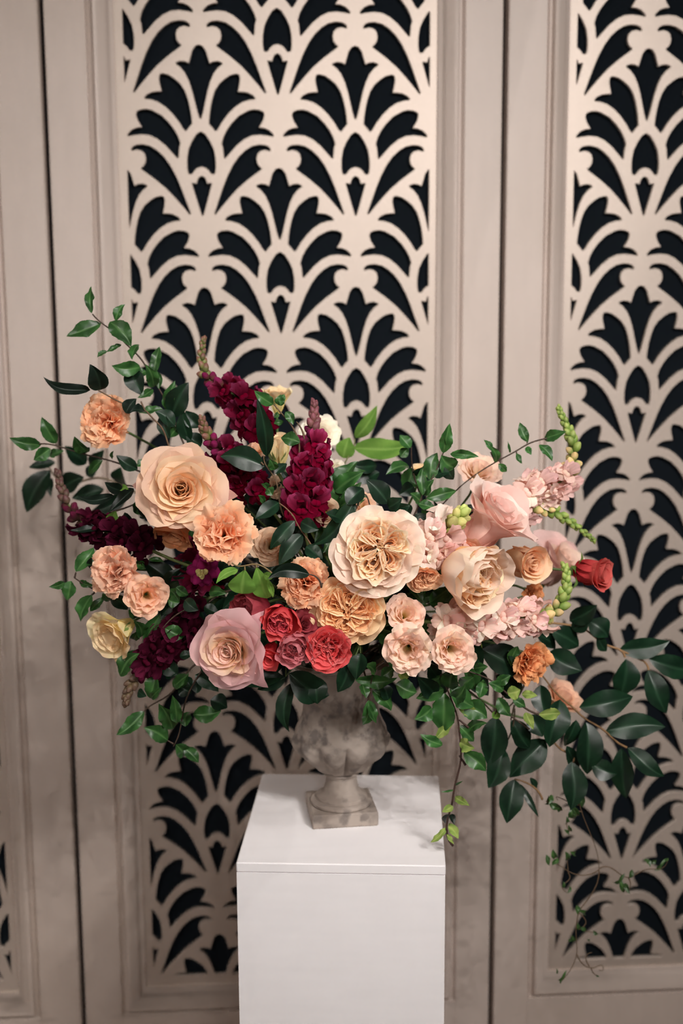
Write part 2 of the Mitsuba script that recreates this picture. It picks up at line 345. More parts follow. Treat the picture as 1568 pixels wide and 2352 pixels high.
def petal(rng, L, W, t0, t1, te=1.0, phi=0.0, r0=0.0, z0=0.0, rlo=0.0, wrap=.8, wb=.35, wpk=.6, tipk=.3, tipp=2.4, point=0.0, dent=0.0,
          ruf=0.0, rfq=2.0, rfe=2.0, refl=0.0, rf0=.7, side=0.0, sp=0.0, ser=0.0, serf=9.0, fold=0.0, nu=9, nv=9):
    """One petal growing out of the flower's axis (local z), its profile tilting from t0 at the base to t1 at the tip (degrees from the axis)."""
    s = np.linspace(0, 1.25, 61); ds = s[1]-s[0]
    tilt = np.radians(t0+(t1-t0)*np.minimum(s, 1.1)**te + refl*sst(rf0, 1.05, s))
    r = r0+np.concatenate([[0], np.cumsum(L*ds*np.sin(tilt[:-1]))]); z = z0+np.concatenate([[0], np.cumsum(L*ds*np.cos(tilt[:-1]))])
    r = np.maximum(r, rlo)
    u = np.linspace(0, 1, nu)[:, None]; v = np.linspace(-1, 1, nv)[None, :]; av = np.abs(v)
    Lm = 1-tipk*av**tipp + point*np.exp(-(v/.22)**2) - dent*np.exp(-(v/.2)**2)
    if ser: Lm = Lm + ser*(np.abs(((serf*v+rng.random()) % 1)-.5)*4-1) + ser*.8*np.sin(v*rng.uniform(3, 6)+rng.random()*6)
    uu = u*Lm+0*v
    w = W*(wb+(1-wb)*np.sin(np.pi/2*np.clip(uu/wpk, 0, 1)))
    rr, zz, tt = (np.interp(uu, s, q) for q in (r, z, tilt))
    rho = np.maximum(rr, .35*W)/max(wrap, 1e-3)
    a = np.clip(v*w/rho, -2.5, 2.5)
    lat, inn = rho*np.sin(a), rho*(1-np.cos(a))
    p1, p2, p3 = rng.random(3)*6.28
    d = ruf*L*uu**rfe*(.6*np.sin(rfq*np.pi*v+p1)+.4*np.sin(1.8*rfq*np.pi*v+p2+uu*2.5)+.25*np.sin(uu*7+p3)*v)
    inn = inn + d - side*L*av**3*uu + sp*v*uu + fold*L*np.exp(-(v/.18)**2)*uu*-.5
    R_, Z_ = rr-inn*np.cos(tt), zz+inn*np.sin(tt)
    c, q = math.cos(phi), math.sin(phi)
    V = np.stack([R_*c-lat*q, R_*q+lat*c, Z_], -1).reshape(-1, 3)
    return V, grid_faces(nu, nv), np.clip(uu, 0, 1.1).ravel(), (v+0*uu).ravel()
def petal_colour(rng, stops, u, v, tone=.07, vein=.05, edge=None, blush=None):
    c = ramp(stops, u)
    f = 1+tone*(rng.random()-.5)*2
    st = np.sin(v*23+rng.random()*6)*np.sin(v*9+rng.random()*6)
    c = c*(f+vein*st*(.4+.6*u))[:, None] if vein else c*f
    if edge is not None:
        e = sst(.80, 1.0, np.maximum(np.abs(v)**1.6, u))*edge[1]; c = c*(1-e[:, None])+np.array(edge[0], float)*e[:, None]
    if blush is not None:
        e = blush[1]*rng.random()*sst(.2, 1, u); c = c*(1-e[:, None])+np.array(blush[0], float)*e[:, None]
    return lin(np.clip(c, 0, 255))
BOX = [None]
class Flower:
    def __init__(self, name, label, cat, pos, n, roll=0.0, seed=0, group=None, bsdf='mat_petal'):
        self.key = thing(name, label, cat, group); self.pos = np.asarray(pos, float); self.B = basis(np.asarray(n, float), roll)
        self.rng = np.random.default_rng(seed); self.bsdf = bsdf; self.todo = []; self.box = BOX[0]; self.stems = []
    def w(self, V): return np.asarray(V) @ self.B.T + self.pos
    def part(self, name, V, F, col, bsdf=None):
        self.todo.append((name, np.asarray(V, float), F, col, bsdf))
    def finish(self):
        """scale and shift the flower so that its petals fill the box it has in the photograph, at its own depth"""
        if self.box is not None:
            pet = np.vstack([t[1] for t in self.todo if t[0] == 'petal'][::1]); x0, y0, x1, y1 = self.box; sc = 1.0; depth0 = (self.pos-CAM) @ FWD
            for _ in range(4):
                q = pet*sc @ self.B.T + self.pos - CAM; zz = q @ FWD; px = 784+FPX*(q @ RIGHT)/zz; py = 1176-FPX*(q @ UP)/zz
                a0, a1, b0, b1 = *np.percentile(px, (.05, 99.95)), *np.percentile(py, (.05, 99.95))
                sc *= math.sqrt((x1-x0)*(y1-y0)/((a1-a0)*(b1-b0)))
                m = depth0/FPX; self.pos = self.pos + RIGHT*((x0+x1)/2-(a0+a1)/2)*m - UP*((y0+y1)/2-(b0+b1)/2)*m
            self.todo = [(n, V*sc, F, c, b) for n, V, F, c, b in self.todo]; self.sc = sc
        else: self.sc = 1.0
        for n, V, F, c, b in self.todo: add(f'{self.key}__{n}', (self.w(V), F), b or self.bsdf, smooth=True, color=c)
        for a in self.stems: self._stem(*a)
        return self
    def stem(self, start_z, r=.0016, col=(70, 92, 48), end=None): self.stems.append((start_z, r, col, end)); return self
    def _stem(self, start_z, r, col, end):
        a = self.w([[0, 0, start_z*self.sc]])[0]; end = (URN_TOP + np.array([self.rng.uniform(-.03, .03), self.rng.uniform(-.03, .03), -.01])) if end is None else np.asarray(end)
        d = np.linalg.norm(end-a); c1 = a-self.B[:, 2]*d*.35; c2 = end+np.array([0, 0, .35*d])
        t = np.linspace(0, 1, 14)[:, None]
        P = (1-t)**3*a+3*(1-t)**2*t*c1+3*(1-t)*t*t*c2+t**3*end
        V, F = tube(P, r, r*1.2, 7); add(f'{self.key}__stem', (V, F), 'mat_stem', smooth=True, color=np.tile(lin(col), (len(V), 1)))
    def calyx(self, z, r, h, n=5, col=(84, 112, 52), spread=60, name='sepal'):
        for i in range(n):
            V, F, u, v = petal(self.rng, h, r*.55, 20, spread, phi=i*2*np.pi/n+.3, r0=r*.3, z0=z, wrap=.9, tipk=.75, tipp=1.2, wb=.6, wpk=.4, nu=6, nv=5)
            self.part(name, V, F, lin(np.array(col)*(1-.15*u[:, None]+.1)), 'mat_stem')
def tube(P, r0, r1, n=6):
    P = np.asarray(P, float); t = np.gradient(P, axis=0); t /= np.linalg.norm(t, axis=1, keepdims=True)+1e-12
    x = np.cross(t[0], [.3, .5, .8]); x /= np.linalg.norm(x); V = []
    for k in range(len(P)):
        x = x-t[k]*(x@t[k]); x /= np.linalg.norm(x); y = np.cross(t[k], x); r = r0+(r1-r0)*k/(len(P)-1); a = np.arange(n)*2*np.pi/n
        V.append(P[k]+r*(np.cos(a)[:, None]*x+np.sin(a)[:, None]*y))
    V = np.vstack(V); i = np.arange(n); j = (i+1) % n; F = []
    for k in range(len(P)-1):
        F += [np.column_stack([k*n+i, k*n+j, (k+1)*n+j]), np.column_stack([k*n+i, (k+1)*n+j, (k+1)*n+i])]
    c = len(V); V = np.vstack([V, P[:1], P[-1:]])
    F += [np.column_stack([j, i, np.full(n, c)]), np.column_stack([(len(P)-1)*n+i, (len(P)-1)*n+j, np.full(n, c+1)])]
    return V, np.vstack(F)
def curve(pts, n):
    from scipy.interpolate import CubicSpline, interp1d
    p = np.asarray(pts, float); s = np.concatenate([[0], np.cumsum(np.linalg.norm(np.diff(p, axis=0), axis=1))])
    t = np.linspace(0, s[-1], n)
    return (CubicSpline(s, p) if len(p) > 2 else interp1d(s, p, axis=0))(t)
GA = math.radians(137.508)

def classic_rose(name, label, pos, n, R, stops, seed, count=30, openness=1.0, roll=0.0, edge=None, blush=None, outer=None, reflex=70, point=.05, tone=.06, sepals=0, stem=None, tight=1.0, cat='rose', guard=()):
    """high-centred rose: a spiral heart, wider and wider petals round it, the outermost rolled back"""
    f = Flower(name, label, cat, pos, n, roll, seed); g = f.rng
    for i in range(count):
        k = i/(count-1.0); ph = i*GA+g.uniform(-.25, .25)
        L = R*(.86+.34*k)*g.uniform(.93, 1.08); W = R*(.30+.52*k**.7)*g.uniform(.92, 1.12)
        st = outer if (outer is not None and k > .72) else stops
        V, F, u, v = petal(g, L, W, 3+34*k**.9*openness, -16*(1-k)*tight+(76*k**1.05+g.uniform(-9, 9)*k)*openness, te=1.4, phi=ph, r0=R*.02+R*.06*k, z0=-.78*R+.08*R*(1-k)+.02*R*g.uniform(-1, 1), rlo=R*(.035+.11*k),
                           wrap=1.15-.40*k, wb=.45, wpk=.60, tipk=.20+.06*k, tipp=2.7, point=point*(.2+1.2*k)*g.uniform(.1, 1.5), ruf=.02+.05*k, rfq=1.2, rfe=3.0, refl=reflex*k**.9*g.uniform(.5, 1.3)*openness**.5,
                           rf0=.62, side=(.06+.14*g.random())*k*k, sp=R*g.uniform(.07, .15)*(1-.5*k), fold=.05*g.uniform(-1, 1)*k, nu=15, nv=13)
        f.part('petal', V, F, petal_colour(g, st, u, v, tone, .02, edge, blush))
    for ph, Lf, t1, c in guard:     # loose pointed petals hanging out below the others
        V, F, u, v = petal(g, R*Lf, R*.40, 34, t1, te=1.0, phi=math.radians(ph), r0=R*.12, z0=-.84*R, wrap=.9, wb=.5, wpk=.5, tipk=.45, tipp=1.6, point=.16, refl=30, side=.2, nu=13, nv=13)
        f.part('guard_petal', V, F, petal_colour(g, [(0, c), (.6, c), (1, tuple(.95*q for q in c))], u, v, tone, .03))
    if sepals: f.calyx(-.86*R, R*.3, R*.75, 5, spread=sepals)
    hip = trimesh.creation.icosphere(subdivisions=2, radius=R*.16); V = hip.vertices*[1, 1, 1.2]+[0, 0, -.86*R]
    f.part('hip', V, hip.faces, np.tile(lin((86, 112, 60)), (len(V), 1)), 'mat_stem')
    f.stem(-.98*R, end=stem); return f.finish()
def garden_rose(name, label, pos, n, R, stops, seed, quarters=5, levels=6, inner=.70, outer_n=20, outer_stops=None, edge=None, cup=(12, 78), roll=0.0, blush=None, tone=.06, stem=None, cat='rose', depth=.1, sepals=0, ruf=.02, globe=False):
    """quartered cup rose: nested folded petals in several quarters inside rings of broad cupped petals"""
    f = Flower(name, label, cat, pos, n, roll, seed); g = f.rng
    for i in range(outer_n):
        k = i/(outer_n-1.0); ph = i*GA+g.uniform(-.2, .2)
        L = R*(.82+.30*k)*g.uniform(.90, 1.08); j = g.uniform(-9, 9)
        ta, tb = (cup[0]+26*k+j*.4, cup[0]+(cup[1]-cup[0])*(.30+.70*k)+j) if not globe else (34+24*k+j, -34+26*k+j)
        V, F, u, v = petal(g, L*(1.15 if globe else 1), R*(.36+.24*k)*g.uniform(.85, 1.15), ta, tb, te=1.3 if not globe else .9, phi=ph, r0=R*(.10+.10*k), z0=-.62*R+.03*R*g.uniform(-1, 1), wrap=1.0-.30*k if not globe else 1.05, wb=.5, wpk=.6, tipk=.20, tipp=2.6,
                           dent=.05*g.random(), ruf=ruf+.03+.02*k, rfq=1.7, refl=g.uniform(-22, 34)*k if not globe else g.uniform(0, 60)*k**3, side=.05*g.uniform(-1, 1), sp=R*g.uniform(.02, .09), nu=12, nv=15)
        f.part('petal', V, F, petal_colour(g, outer_stops or stops, u, v, tone, .03, edge, blush))
    off = g.random()*6.28; ox, oy = R*inner*g.uniform(-.10, .10), R*inner*g.uniform(-.10, .10)
    for q in range(quarters):
        pq = off+2*np.pi*(q+g.uniform(-.16, .16))/quarters; wq = np.pi/quarters*g.uniform(.95, 1.15); reach = g.uniform(.88, 1.06)
        for k in range(levels):
            t = (k+.5)/levels; nv, nu = 25, 8
            s = np.linspace(-1, 1, nv)[None, :]; u = np.linspace(0, 1, nu)[:, None]
            pk = pq+g.normal(0, .13); dl = wq*(.14+1.05*t)*g.uniform(.82, 1.28); rk = R*inner*(.34+.70*t**.9)*reach*g.uniform(.86, 1.1); rin = R*inner*g.uniform(.06, .34)
            sk = g.uniform(-.32, .32); p = g.random(3)*6.28
            ang = pk+dl*(np.sin(s*np.pi/2)*.8+.2*s)+sk*(1-s*s); rad = rin+(rk-rin)*(1-np.abs(s)**g.uniform(2.0, 3.4))
            X, Y = rad*np.cos(ang), rad*np.sin(ang)
            cr = R*inner*(.36+.14*t); cx, cy = cr*math.cos(pq), cr*math.sin(pq)
            op = .42+.58*u**.8+.10*u*np.sin(2.6*np.pi*s+p[0])*(.3+t)+.07*u**2*np.sin(5.3*np.pi*s+p[1])+.06*u**4*g.uniform(.2, 1.4)
            X, Y = cx+(X-cx)*op, cy+(Y-cy)*op; mid = np.exp(-((X*X+Y*Y)/(R*inner*.55)**2)); X, Y = X+ox*mid, Y+oy*mid
            top = R*(depth+.20*(rad/R/inner)**.8-.12*(rad/R/inner)**3)-R*.10*(1-t)+R*.03*g.uniform(-1, 1)+R*.025*np.sin(2.4*np.pi*s+p[2])
            zz = -.42*R+(top+.42*R)*np.sin(u*1.45)/.993
            f.part('petal', np.stack([X, Y, zz+0*X], -1).reshape(-1, 3), grid_faces(nu, nv), petal_colour(g, stops, ((.28+.72*u+0*s)*(.72+.28*t)).ravel(), (s+0*u).ravel(), tone, .03))
    for i in range(0 if globe else 11):     # half-upright petals between the heart and the outer rings
        V, F, u, v = petal(g, R*g.uniform(.52, .66), R*g.uniform(.24, .36), g.uniform(4, 22), g.uniform(30, 66), phi=i*GA, r0=R*inner*g.uniform(.42, .60), z0=-.42*R, wrap=1.0, wb=.6, tipk=.2, ruf=.09, rfq=1.6, refl=g.uniform(-10, 40), nu=10, nv=13)
        f.part('petal', V, F, petal_colour(g, stops, .3+u*.7, v, tone, .03, edge))
    for i in range(16):     # loose petaloids folded across the seams between the quarters
        pa = g.uniform(0, 6.28); rr = R*inner*g.uniform(.0, .55); L = R*inner*g.uniform(.34, .52)
        V, F, u, v = petal(g, L, L*g.uniform(.30, .46), -10, g.uniform(-10, 60), phi=g.uniform(0, 6.28), r0=0, z0=0, wrap=1.0, wb=.55, ruf=.12, rfq=1.4, refl=g.uniform(0, 60), nu=8, nv=11)
        top = R*(depth+.10*(rr/R/inner))-L*.92
        V = V+np.array([ox+rr*math.cos(pa), oy+rr*math.sin(pa), top])
        f.part('petal', V, F, petal_colour(g, stops, .25+u*.7, v, tone, .03))
    if sepals: f.calyx(-.72*R, R*.3, R*.6, 5, spread=sepals)
    f.stem(-.62*R, end=stem); return f.finish()
def carnation(name, label, pos, n, R, stops, seed, count=30, roll=0.0, edge=None, tone=.08, ruf=.19, flat=1.0, stem=None, cat='carnation', calyx=True):
    f = Flower(name, label, cat, pos, n, roll, seed); g = f.rng
    for i in range(count):
        k = (i+.5)/count; ph = i*GA+g.uniform(-.3, .3)
        L = R*(.86+.30*k)*g.uniform(.9, 1.08)
        V, F, u, v = petal(g, L, R*g.uniform(.50, .74), 2+16*k, 4+92*k**.85*flat+g.uniform(-14, 14), te=1.25, phi=ph, r0=R*.03*(1+2*k), z0=-.70*R, wrap=.25, wb=.12, wpk=.98, tipk=.18, tipp=2.4,
                           ruf=ruf*g.uniform(.7, 1.35), rfq=g.uniform(1.0, 1.9), rfe=2.2, ser=.022, serf=5.5, refl=g.uniform(-30, 45), fold=.1*g.uniform(-1, 1), nu=11, nv=27)
        f.part('petal', V, F, petal_colour(g, stops, u, v, tone, .035, edge))
    if calyx:
        z = np.array([-1.25, -1.2, -.95, -.7, -.55])*R; r = np.array([.05, .16, .2, .22, .25])*R
        m = lathe(np.column_stack([r, z]), 12); f.part('calyx', m.vertices, m.faces, np.tile(lin((96, 122, 70)), (len(m.vertices), 1)), 'mat_stem')
    f.stem(-1.2*R, end=stem); return f.finish()
def lisianthus(name, label, pos, n, R, stops, seed, count=15, roll=0.0, edge=None, tone=.05, openness=1.0, stem=None, ruf=.07, cat='lisianthus', eye=True, green=True):
    f = Flower(name, label, cat, pos, n, roll, seed); g = f.rng
    for i in range(count):
        k = (i+.5)/count; ph = i*GA+g.uniform(-.2, .2)
        L = R*(.98+.30*k)*g.uniform(.94, 1.06)
        V, F, u, v = petal(g, L, R*(.44+.16*k), (10+18*k)*openness, (14+80*k)*openness+g.uniform(-8, 8), te=1.6, phi=ph, r0=R*.05, z0=-.72*R, wrap=.7-.2*k, wb=.25, wpk=.8, tipk=.20, tipp=2.6,
                           ruf=ruf*g.uniform(.7, 1.3), rfq=g.uniform(1.6, 2.6), rfe=2.5, ser=.012, serf=6.0, refl=g.uniform(0, 45)*k, sp=R*.05, nu=10, nv=15)
        f.part('petal', V, F, petal_colour(g, stops, u, v, tone, .03, edge))
    if eye:
        m = trimesh.creation.icosphere(subdivisions=2, radius=R*.13); V = m.vertices*[1, .8, 1.1]+[0, 0, -.05*R]
        f.part('pistil', V, m.faces, np.tile(lin((168, 160, 70)), (len(V), 1)), 'mat_stem')
    if green: f.calyx(-.76*R, R*.24, R*.9, 5, col=(120, 142, 74), spread=30)
    f.stem(-.74*R, end=stem); return f.finish()

def merge(parts):
    V, F, C, o = [], [], [], 0
    for v, f, c in parts:
        V.append(v); F.append(np.asarray(f)+o); C.append(c); o += len(v)
    return np.vstack(V), np.vstack(F), np.vstack(C)
def floret_mesh(g, a, stops, throat):
    """two-lipped snapdragon floret, axis +z out of the stalk, +y towards the tip of the spike: a pouch, an upright upper lip, a hanging ruffled lower lip and a palate that shuts the mouth"""
    out = []
    prof = np.array([(.05, 0), (.15, .05), (.19, .18), (.20, .34), (.21, .46), (.17, .52)])*a
    m = lathe(prof, 12); V = np.array(m.vertices)*[1, .8, 1]; V[:, 1] += .12*V[:, 2]
    out.append((V, m.faces, lin(ramp(stops, np.clip(.55+V[:, 2]/a*.9, 0, 1)))))
    for ph, L, W, t0, t1, z0 in ((64, .66, .34, 6, 72, .40), (116, .66, .34, 6, 72, .40), (270, .50, .27, 50, 135, .44), (218, .52, .29, 40, 120, .44), (322, .52, .29, 40, 120, .44)):
        V, F, u, v = petal(g, L*a*g.uniform(.88, 1.14), W*a, t0, t1*g.uniform(.8, 1.15), te=1.0, phi=math.radians(ph+g.uniform(-8, 8)), r0=.15*a, z0=z0*a, wrap=.75, wb=.75, wpk=.5, tipk=.26, tipp=2.2, ruf=.17, rfq=1.5, dent=.05, refl=g.uniform(0, 50), nu=8, nv=11)
        up = ph < 180; V[:, 1] += .05*a
        out.append((V, F, petal_colour(g, stops, (.70+.30*u) if up else (.30+.45*u), v, .14, .06)))
    for sx in (-1, 1):
        m = trimesh.creation.icosphere(subdivisions=2, radius=1.0); V = m.vertices*[.15*a, .13*a, .14*a]+[sx*.085*a, -.03*a, .53*a]
        out.append((V, m.faces, lin(ramp([(0, stops[-2][1]), (1, throat)], np.clip(.2+.8*m.vertices[:, 2], 0, 1)))))
    return merge(out)
def bud_mesh(g, a, base, tip, seam=True):
    m = trimesh.creation.icosphere(subdivisions=3, radius=1.0); V = np.array(m.vertices)
    t = (V[:, 2]+1)/2
    r = np.where(t < .55, 1.0, 1-.30*(t-.55)/.45)
    W = np.column_stack([V[:, 0]*.34*r, V[:, 1]*.36*r, t*1.0])*a
    if seam: W *= (1-.13*np.exp(-((V[:, 1]+.15)/.13)**2)*sst(.35, .8, t))[:, None]**np.array([1, 1, .3])
    W[:, 1] += .10*a*np.sin(t*2.2)
    C = lin(ramp([(0, base), (.3, base), (.75, tip), (1, tip)], t)*(1+.10*g.uniform(-1, 1)))
    parts = [(W, m.faces, C)]
    for ph in range(5):
        V, F, u, v = petal(g, .45*a, .17*a, 40, -5, phi=ph*1.2566, r0=.12*a, z0=.0, wrap=.8, tipk=.6, wb=.7, nu=4, nv=3)
        parts.append((V*1.04, F, lin(np.tile(np.array(base, float)*.85, (len(V), 1)))))
    return merge(parts)
def snapdragon(name, label, pts, seed, size=.024, n=34, open_to=.5, bud_to=.72, stops=None, throat=(160, 40, 60), bud=((70, 80, 40), (120, 40, 60)), tip=((92, 104, 52), (110, 90, 60)), stalk=(84, 98, 52), droop=0.0, fill=1.0, front=0.0, bsdf='mat_dark_petal', tail=None, tipsize=.16, spread=1.0, gsize=.46):
    """pts: the stalk's axis from the lowest floret to the tip"""
    key = thing(name, label, 'snapdragon'); g = np.random.default_rng(seed)
    C = curve(pts, 60); d = np.gradient(C, axis=0); d /= np.linalg.norm(d, axis=1, keepdims=True)
    start = np.asarray(tail) if tail is not None else URN_TOP+np.array([g.uniform(-.03, .03), g.uniform(-.03, .03), -.01])
    gap = np.linalg.norm(C[0]-start); t = np.linspace(0, 1, 12)[:-1, None]
    b1 = start+np.array([0, 0, .3*gap]); b2 = C[0]-d[0]*gap*.35
    low = (1-t)**3*start+3*(1-t)**2*t*b1+3*(1-t)*t*t*b2+t**3*C[0]
    V, F = tube(np.vstack([low, C]), .0022, .0009, 7); add(key+'__stalk', (V, F), 'mat_stem', smooth=True, color=np.tile(lin(stalk), (len(V), 1)))
    ts = 1-(1-np.linspace(0, 1, n))**1.55
    for i, tt in enumerate(ts):
        idx = min(59, int(tt*59)); c, ax = C[idx], d[idx]
        ref = -FWD-ax*(-FWD@ax); ref = unit(ref) if np.linalg.norm(ref) > .1 else unit(UP-ax*(UP@ax))
        sd = np.cross(ax, ref); ph = i*GA+g.uniform(-.25, .25)
        out = math.cos(ph)*ref+math.sin(ph)*sd
        out = unit(out+front*ref)
        if tt < open_to: up = .15+.25*tt/open_to; s = size*(1.05-.18*tt/open_to); kind = 'floret'
        elif tt < bud_to: up = .7; s = size*(.62-.22*(tt-open_to)/(bud_to-open_to)); kind = 'bud'
        else: up = 1.0+1.2*(tt-bud_to)/(1-bud_to); s = size*(gsize-(gsize-tipsize)*(tt-bud_to)/(1-bud_to)); kind = 'green_bud'
        z = unit(out*spread+ax*up-np.array([0, 0, droop])); y = unit(ax-z*(ax@z)); x = np.cross(y, z)
        if kind == 'floret': V, F, col = floret_mesh(g, s, stops, throat); col = np.clip(col*(g.uniform(.72, 1.35) if bsdf == 'mat_dark_petal' else g.uniform(.90, 1.06)), 0, .95)
        elif kind == 'bud': V, F, col = bud_mesh(g, s, *bud)
        else: V, F, col = bud_mesh(g, s, *tip, seam=False)
        B = np.column_stack([x, y, z])
        add(f'{key}__{kind}', (V @ B.T + c + out*.0012, F), bsdf if kind != 'green_bud' else 'mat_stem', smooth=True, color=col)
    return key

def leaf_mesh(g, base, tip, w, nrm, fold=.3, arch=.1, wave=.03, ser=0.0, tones=((30, 62, 34), (52, 92, 50), (96, 128, 84)), shape=(.85, .9), twist=0.0, bend=0.0):
    base, tip = np.asarray(base, float), np.asarray(tip, float); d = tip-base; L = np.linalg.norm(d); d /= L
    n = nrm-d*(nrm@d); n = unit(n) if np.linalg.norm(n) > 1e-3 else unit(np.cross(d, [.3, .2, .9])); s = np.cross(d, n)
    v1 = np.array([-1, -.82, -.5, -.2, -.045, .045, .2, .5, .82, 1.0]); nu, nv = 15, len(v1)
    u = np.linspace(0, 1, nu)[:, None]; v = v1[None, :]; av = np.abs(v)
    f = np.sin(np.pi*np.clip(u, 0, 1)**shape[0])**shape[1]*(1-.5*np.clip((u-.6)/.4, 0, 1)**2*(1-np.clip((u-.6)/.4, 0, 1)))
    f = f*(1+ser*(np.abs(((u*9+.3*av) % 1)-.5)*2-.5)*2)+.012*(1-u)
    p1, p2 = g.random(2)*6.28
    a = twist*u
    nn = n[None, None, :]*np.cos(a)[..., None]+s[None, None, :]*np.sin(a)[..., None]
    ss = s[None, None, :]*np.cos(a)[..., None]-n[None, None, :]*np.sin(a)[..., None]
    arc = arch*L*(4*u*(1-u))
    wv = wave*L*av**1.5*f*(np.sin(u*11+p1+v*1.5)+.5*np.sin(u*19+p2))
    P = base+d*L*u[..., None]+s*(bend*L*4*u*(1-u)*(.6+.8*u))[..., None]+nn*arc[..., None]+ss*(w*f*v*math.cos(fold))[..., None]+nn*(w*f*av*math.sin(fold)+wv)[..., None]
    vein = np.exp(-(av/.06)**2)+.20*np.exp(-((((u*7-av*1.3) % 1)-.5)/.12)**2)*(av > .1)*(av < .9)
    tone = 1+.13*g.uniform(-1, 1); mottle = .5+.5*np.sin(u*7+p2+v*3)*np.sin(u*3+p1)
    c0, c1, c2 = (np.array(q, float) for q in tones)
    C = (c0+(c1-c0)*mottle[..., None])*tone; C = C+(c2-C)*np.clip(vein, 0, 1)[..., None]*.75
    return P.reshape(-1, 3), grid_faces(nu, nv), lin(np.clip(C, 0, 255)).reshape(-1, 3)
# ------------------------------------------------------------------ the bouquet
# places were measured in enlarged views of the photograph: (x0, y0, scale) of each view; every plant stands at its own depth y
VIEW = {'A': (0, 600, 3.0154), 'B': (400, 720, 3.0154), 'C': (820, 880, 2.529), 'D': (60, 1080, 3.4087), 'E': (380, 1120, 3.4087),
        'F': (700, 1140, 3.136), 'G': (1000, 1100, 2.7606), 'H': (900, 1500, 2.3473), 'I': (540, 1500, 2.8), 'J': (0, 1500, 2.6133), 'K': (1000, 1800, 2.7606), 'O': (0, 0, 1.0)}
def vp(v, x, y, Y):
    x0, y0, s = VIEW[v]; return at(x0+x/s, y0+y/s, Y)
def metres(px, p): return px*((np.asarray(p)-CAM) @ FWD)/FPX

SAND = [(0, (196, 140, 66)), (.35, (234, 186, 126)), (.7, (246, 212, 168)), (1, (248, 220, 188))]
QUARTZ = [(0, (206, 150, 74)), (.4, (242, 206, 150)), (.75, (250, 222, 186)), (1, (246, 212, 196))]
QUARTZ_OUT = [(0, (236, 206, 176)), (.5, (238, 204, 194)), (1, (226, 178, 182))]
BLUSH = [(0, (240, 178, 160)), (.5, (248, 206, 194)), (1, (250, 218, 208))]
APRICOT = [(0, (234, 166, 104)), (.4, (250, 204, 154)), (.75, (254, 222, 186)), (1, (254, 230, 206))]
PEACH_OUT = [(0, (250, 206, 160)), (.5, (252, 222, 196)), (1, (250, 226, 210))]
DEEP_APRICOT = [(0, (228, 150, 86)), (.45, (248, 188, 128)), (.8, (252, 210, 162)), (1, (252, 218, 180))]
CARN = [(0, (214, 124, 66)), (.5, (238, 164, 114)), (.85, (246, 192, 152)), (1, (248, 208, 176))]
CARN_PALE = [(0, (216, 132, 90)), (.5, (238, 176, 142)), (.85, (243, 194, 164)), (1, (244, 206, 182))]
CARN_DARK = [(0, (190, 98, 40)), (.5, (222, 140, 84)), (.85, (234, 164, 112)), (1, (238, 180, 132))]
LIS_PEACH = [(0, (206, 176, 84)), (.4, (240, 202, 158)), (.8, (247, 212, 182)), (1, (240, 190, 166))]
LIS_BLUSH = [(0, (220, 196, 100)), (.4, (248, 220, 184)), (.8, (252, 224, 204)), (1, (246, 206, 190))]
LIS_CREAM = [(0, (232, 214, 130)), (.4, (254, 232, 172)), (.8, (254, 232, 190)), (1, (250, 218, 178))]
LIS_WHITE = [(0, (226, 216, 150)), (.4, (252, 242, 222)), (.8, (254, 244, 230)), (1, (252, 236, 218))]
LIS_BEIGE = [(0, (176, 156, 86)), (.4, (226, 200, 160)), (.8, (236, 208, 178)), (1, (232, 196, 166))]
CORAL = [(0, (150, 22, 34)), (.45, (214, 62, 70)), (.8, (232, 96, 98)), (1, (236, 112, 112))]
RASPB = [(0, (130, 20, 38)), (.45, (196, 62, 78)), (.8, (212, 88, 100)), (1, (216, 106, 114))]
MAUVE = [(0, (150, 60, 74)), (.45, (206, 112, 122)), (.8, (222, 140, 146)), (1, (222, 140, 148))]
WINE = [(0, (104, 24, 36)), (.5, (160, 56, 68)), (1, (178, 84, 92))]
RED = [(0, (140, 30, 36)), (.5, (200, 74, 74)), (1, (220, 112, 104))]
DARK = [(0, (44, 4, 14)), (.40, (88, 4, 24)), (.72, (96, 10, 36)), (.9, (114, 26, 56)), (1, (138, 58, 90))]
DARKER = [(0, (26, 5, 13)), (.45, (42, 7, 19)), (.8, (54, 11, 27)), (1, (76, 24, 44))]
PINK = [(0, (236, 200, 150)), (.4, (248, 218, 202)), (.8, (248, 208, 200)), (1, (242, 194, 190))]

def fl(kind, x0, y0, x1, y1, Y, face, *a, roll=0.0, **k):
    p = at((x0+x1)/2, (y0+y1)/2, Y); n = facing(*face); R = metres((x1-x0+y1-y0)/4, p); BOX[0] = (x0, y0, x1, y1)
    return kind[0](kind[1], kind[2], p, n, R, *a, roll=roll, **k)
CR, GR, CA, LI = classic_rose, garden_rose, carnation, lisianthus

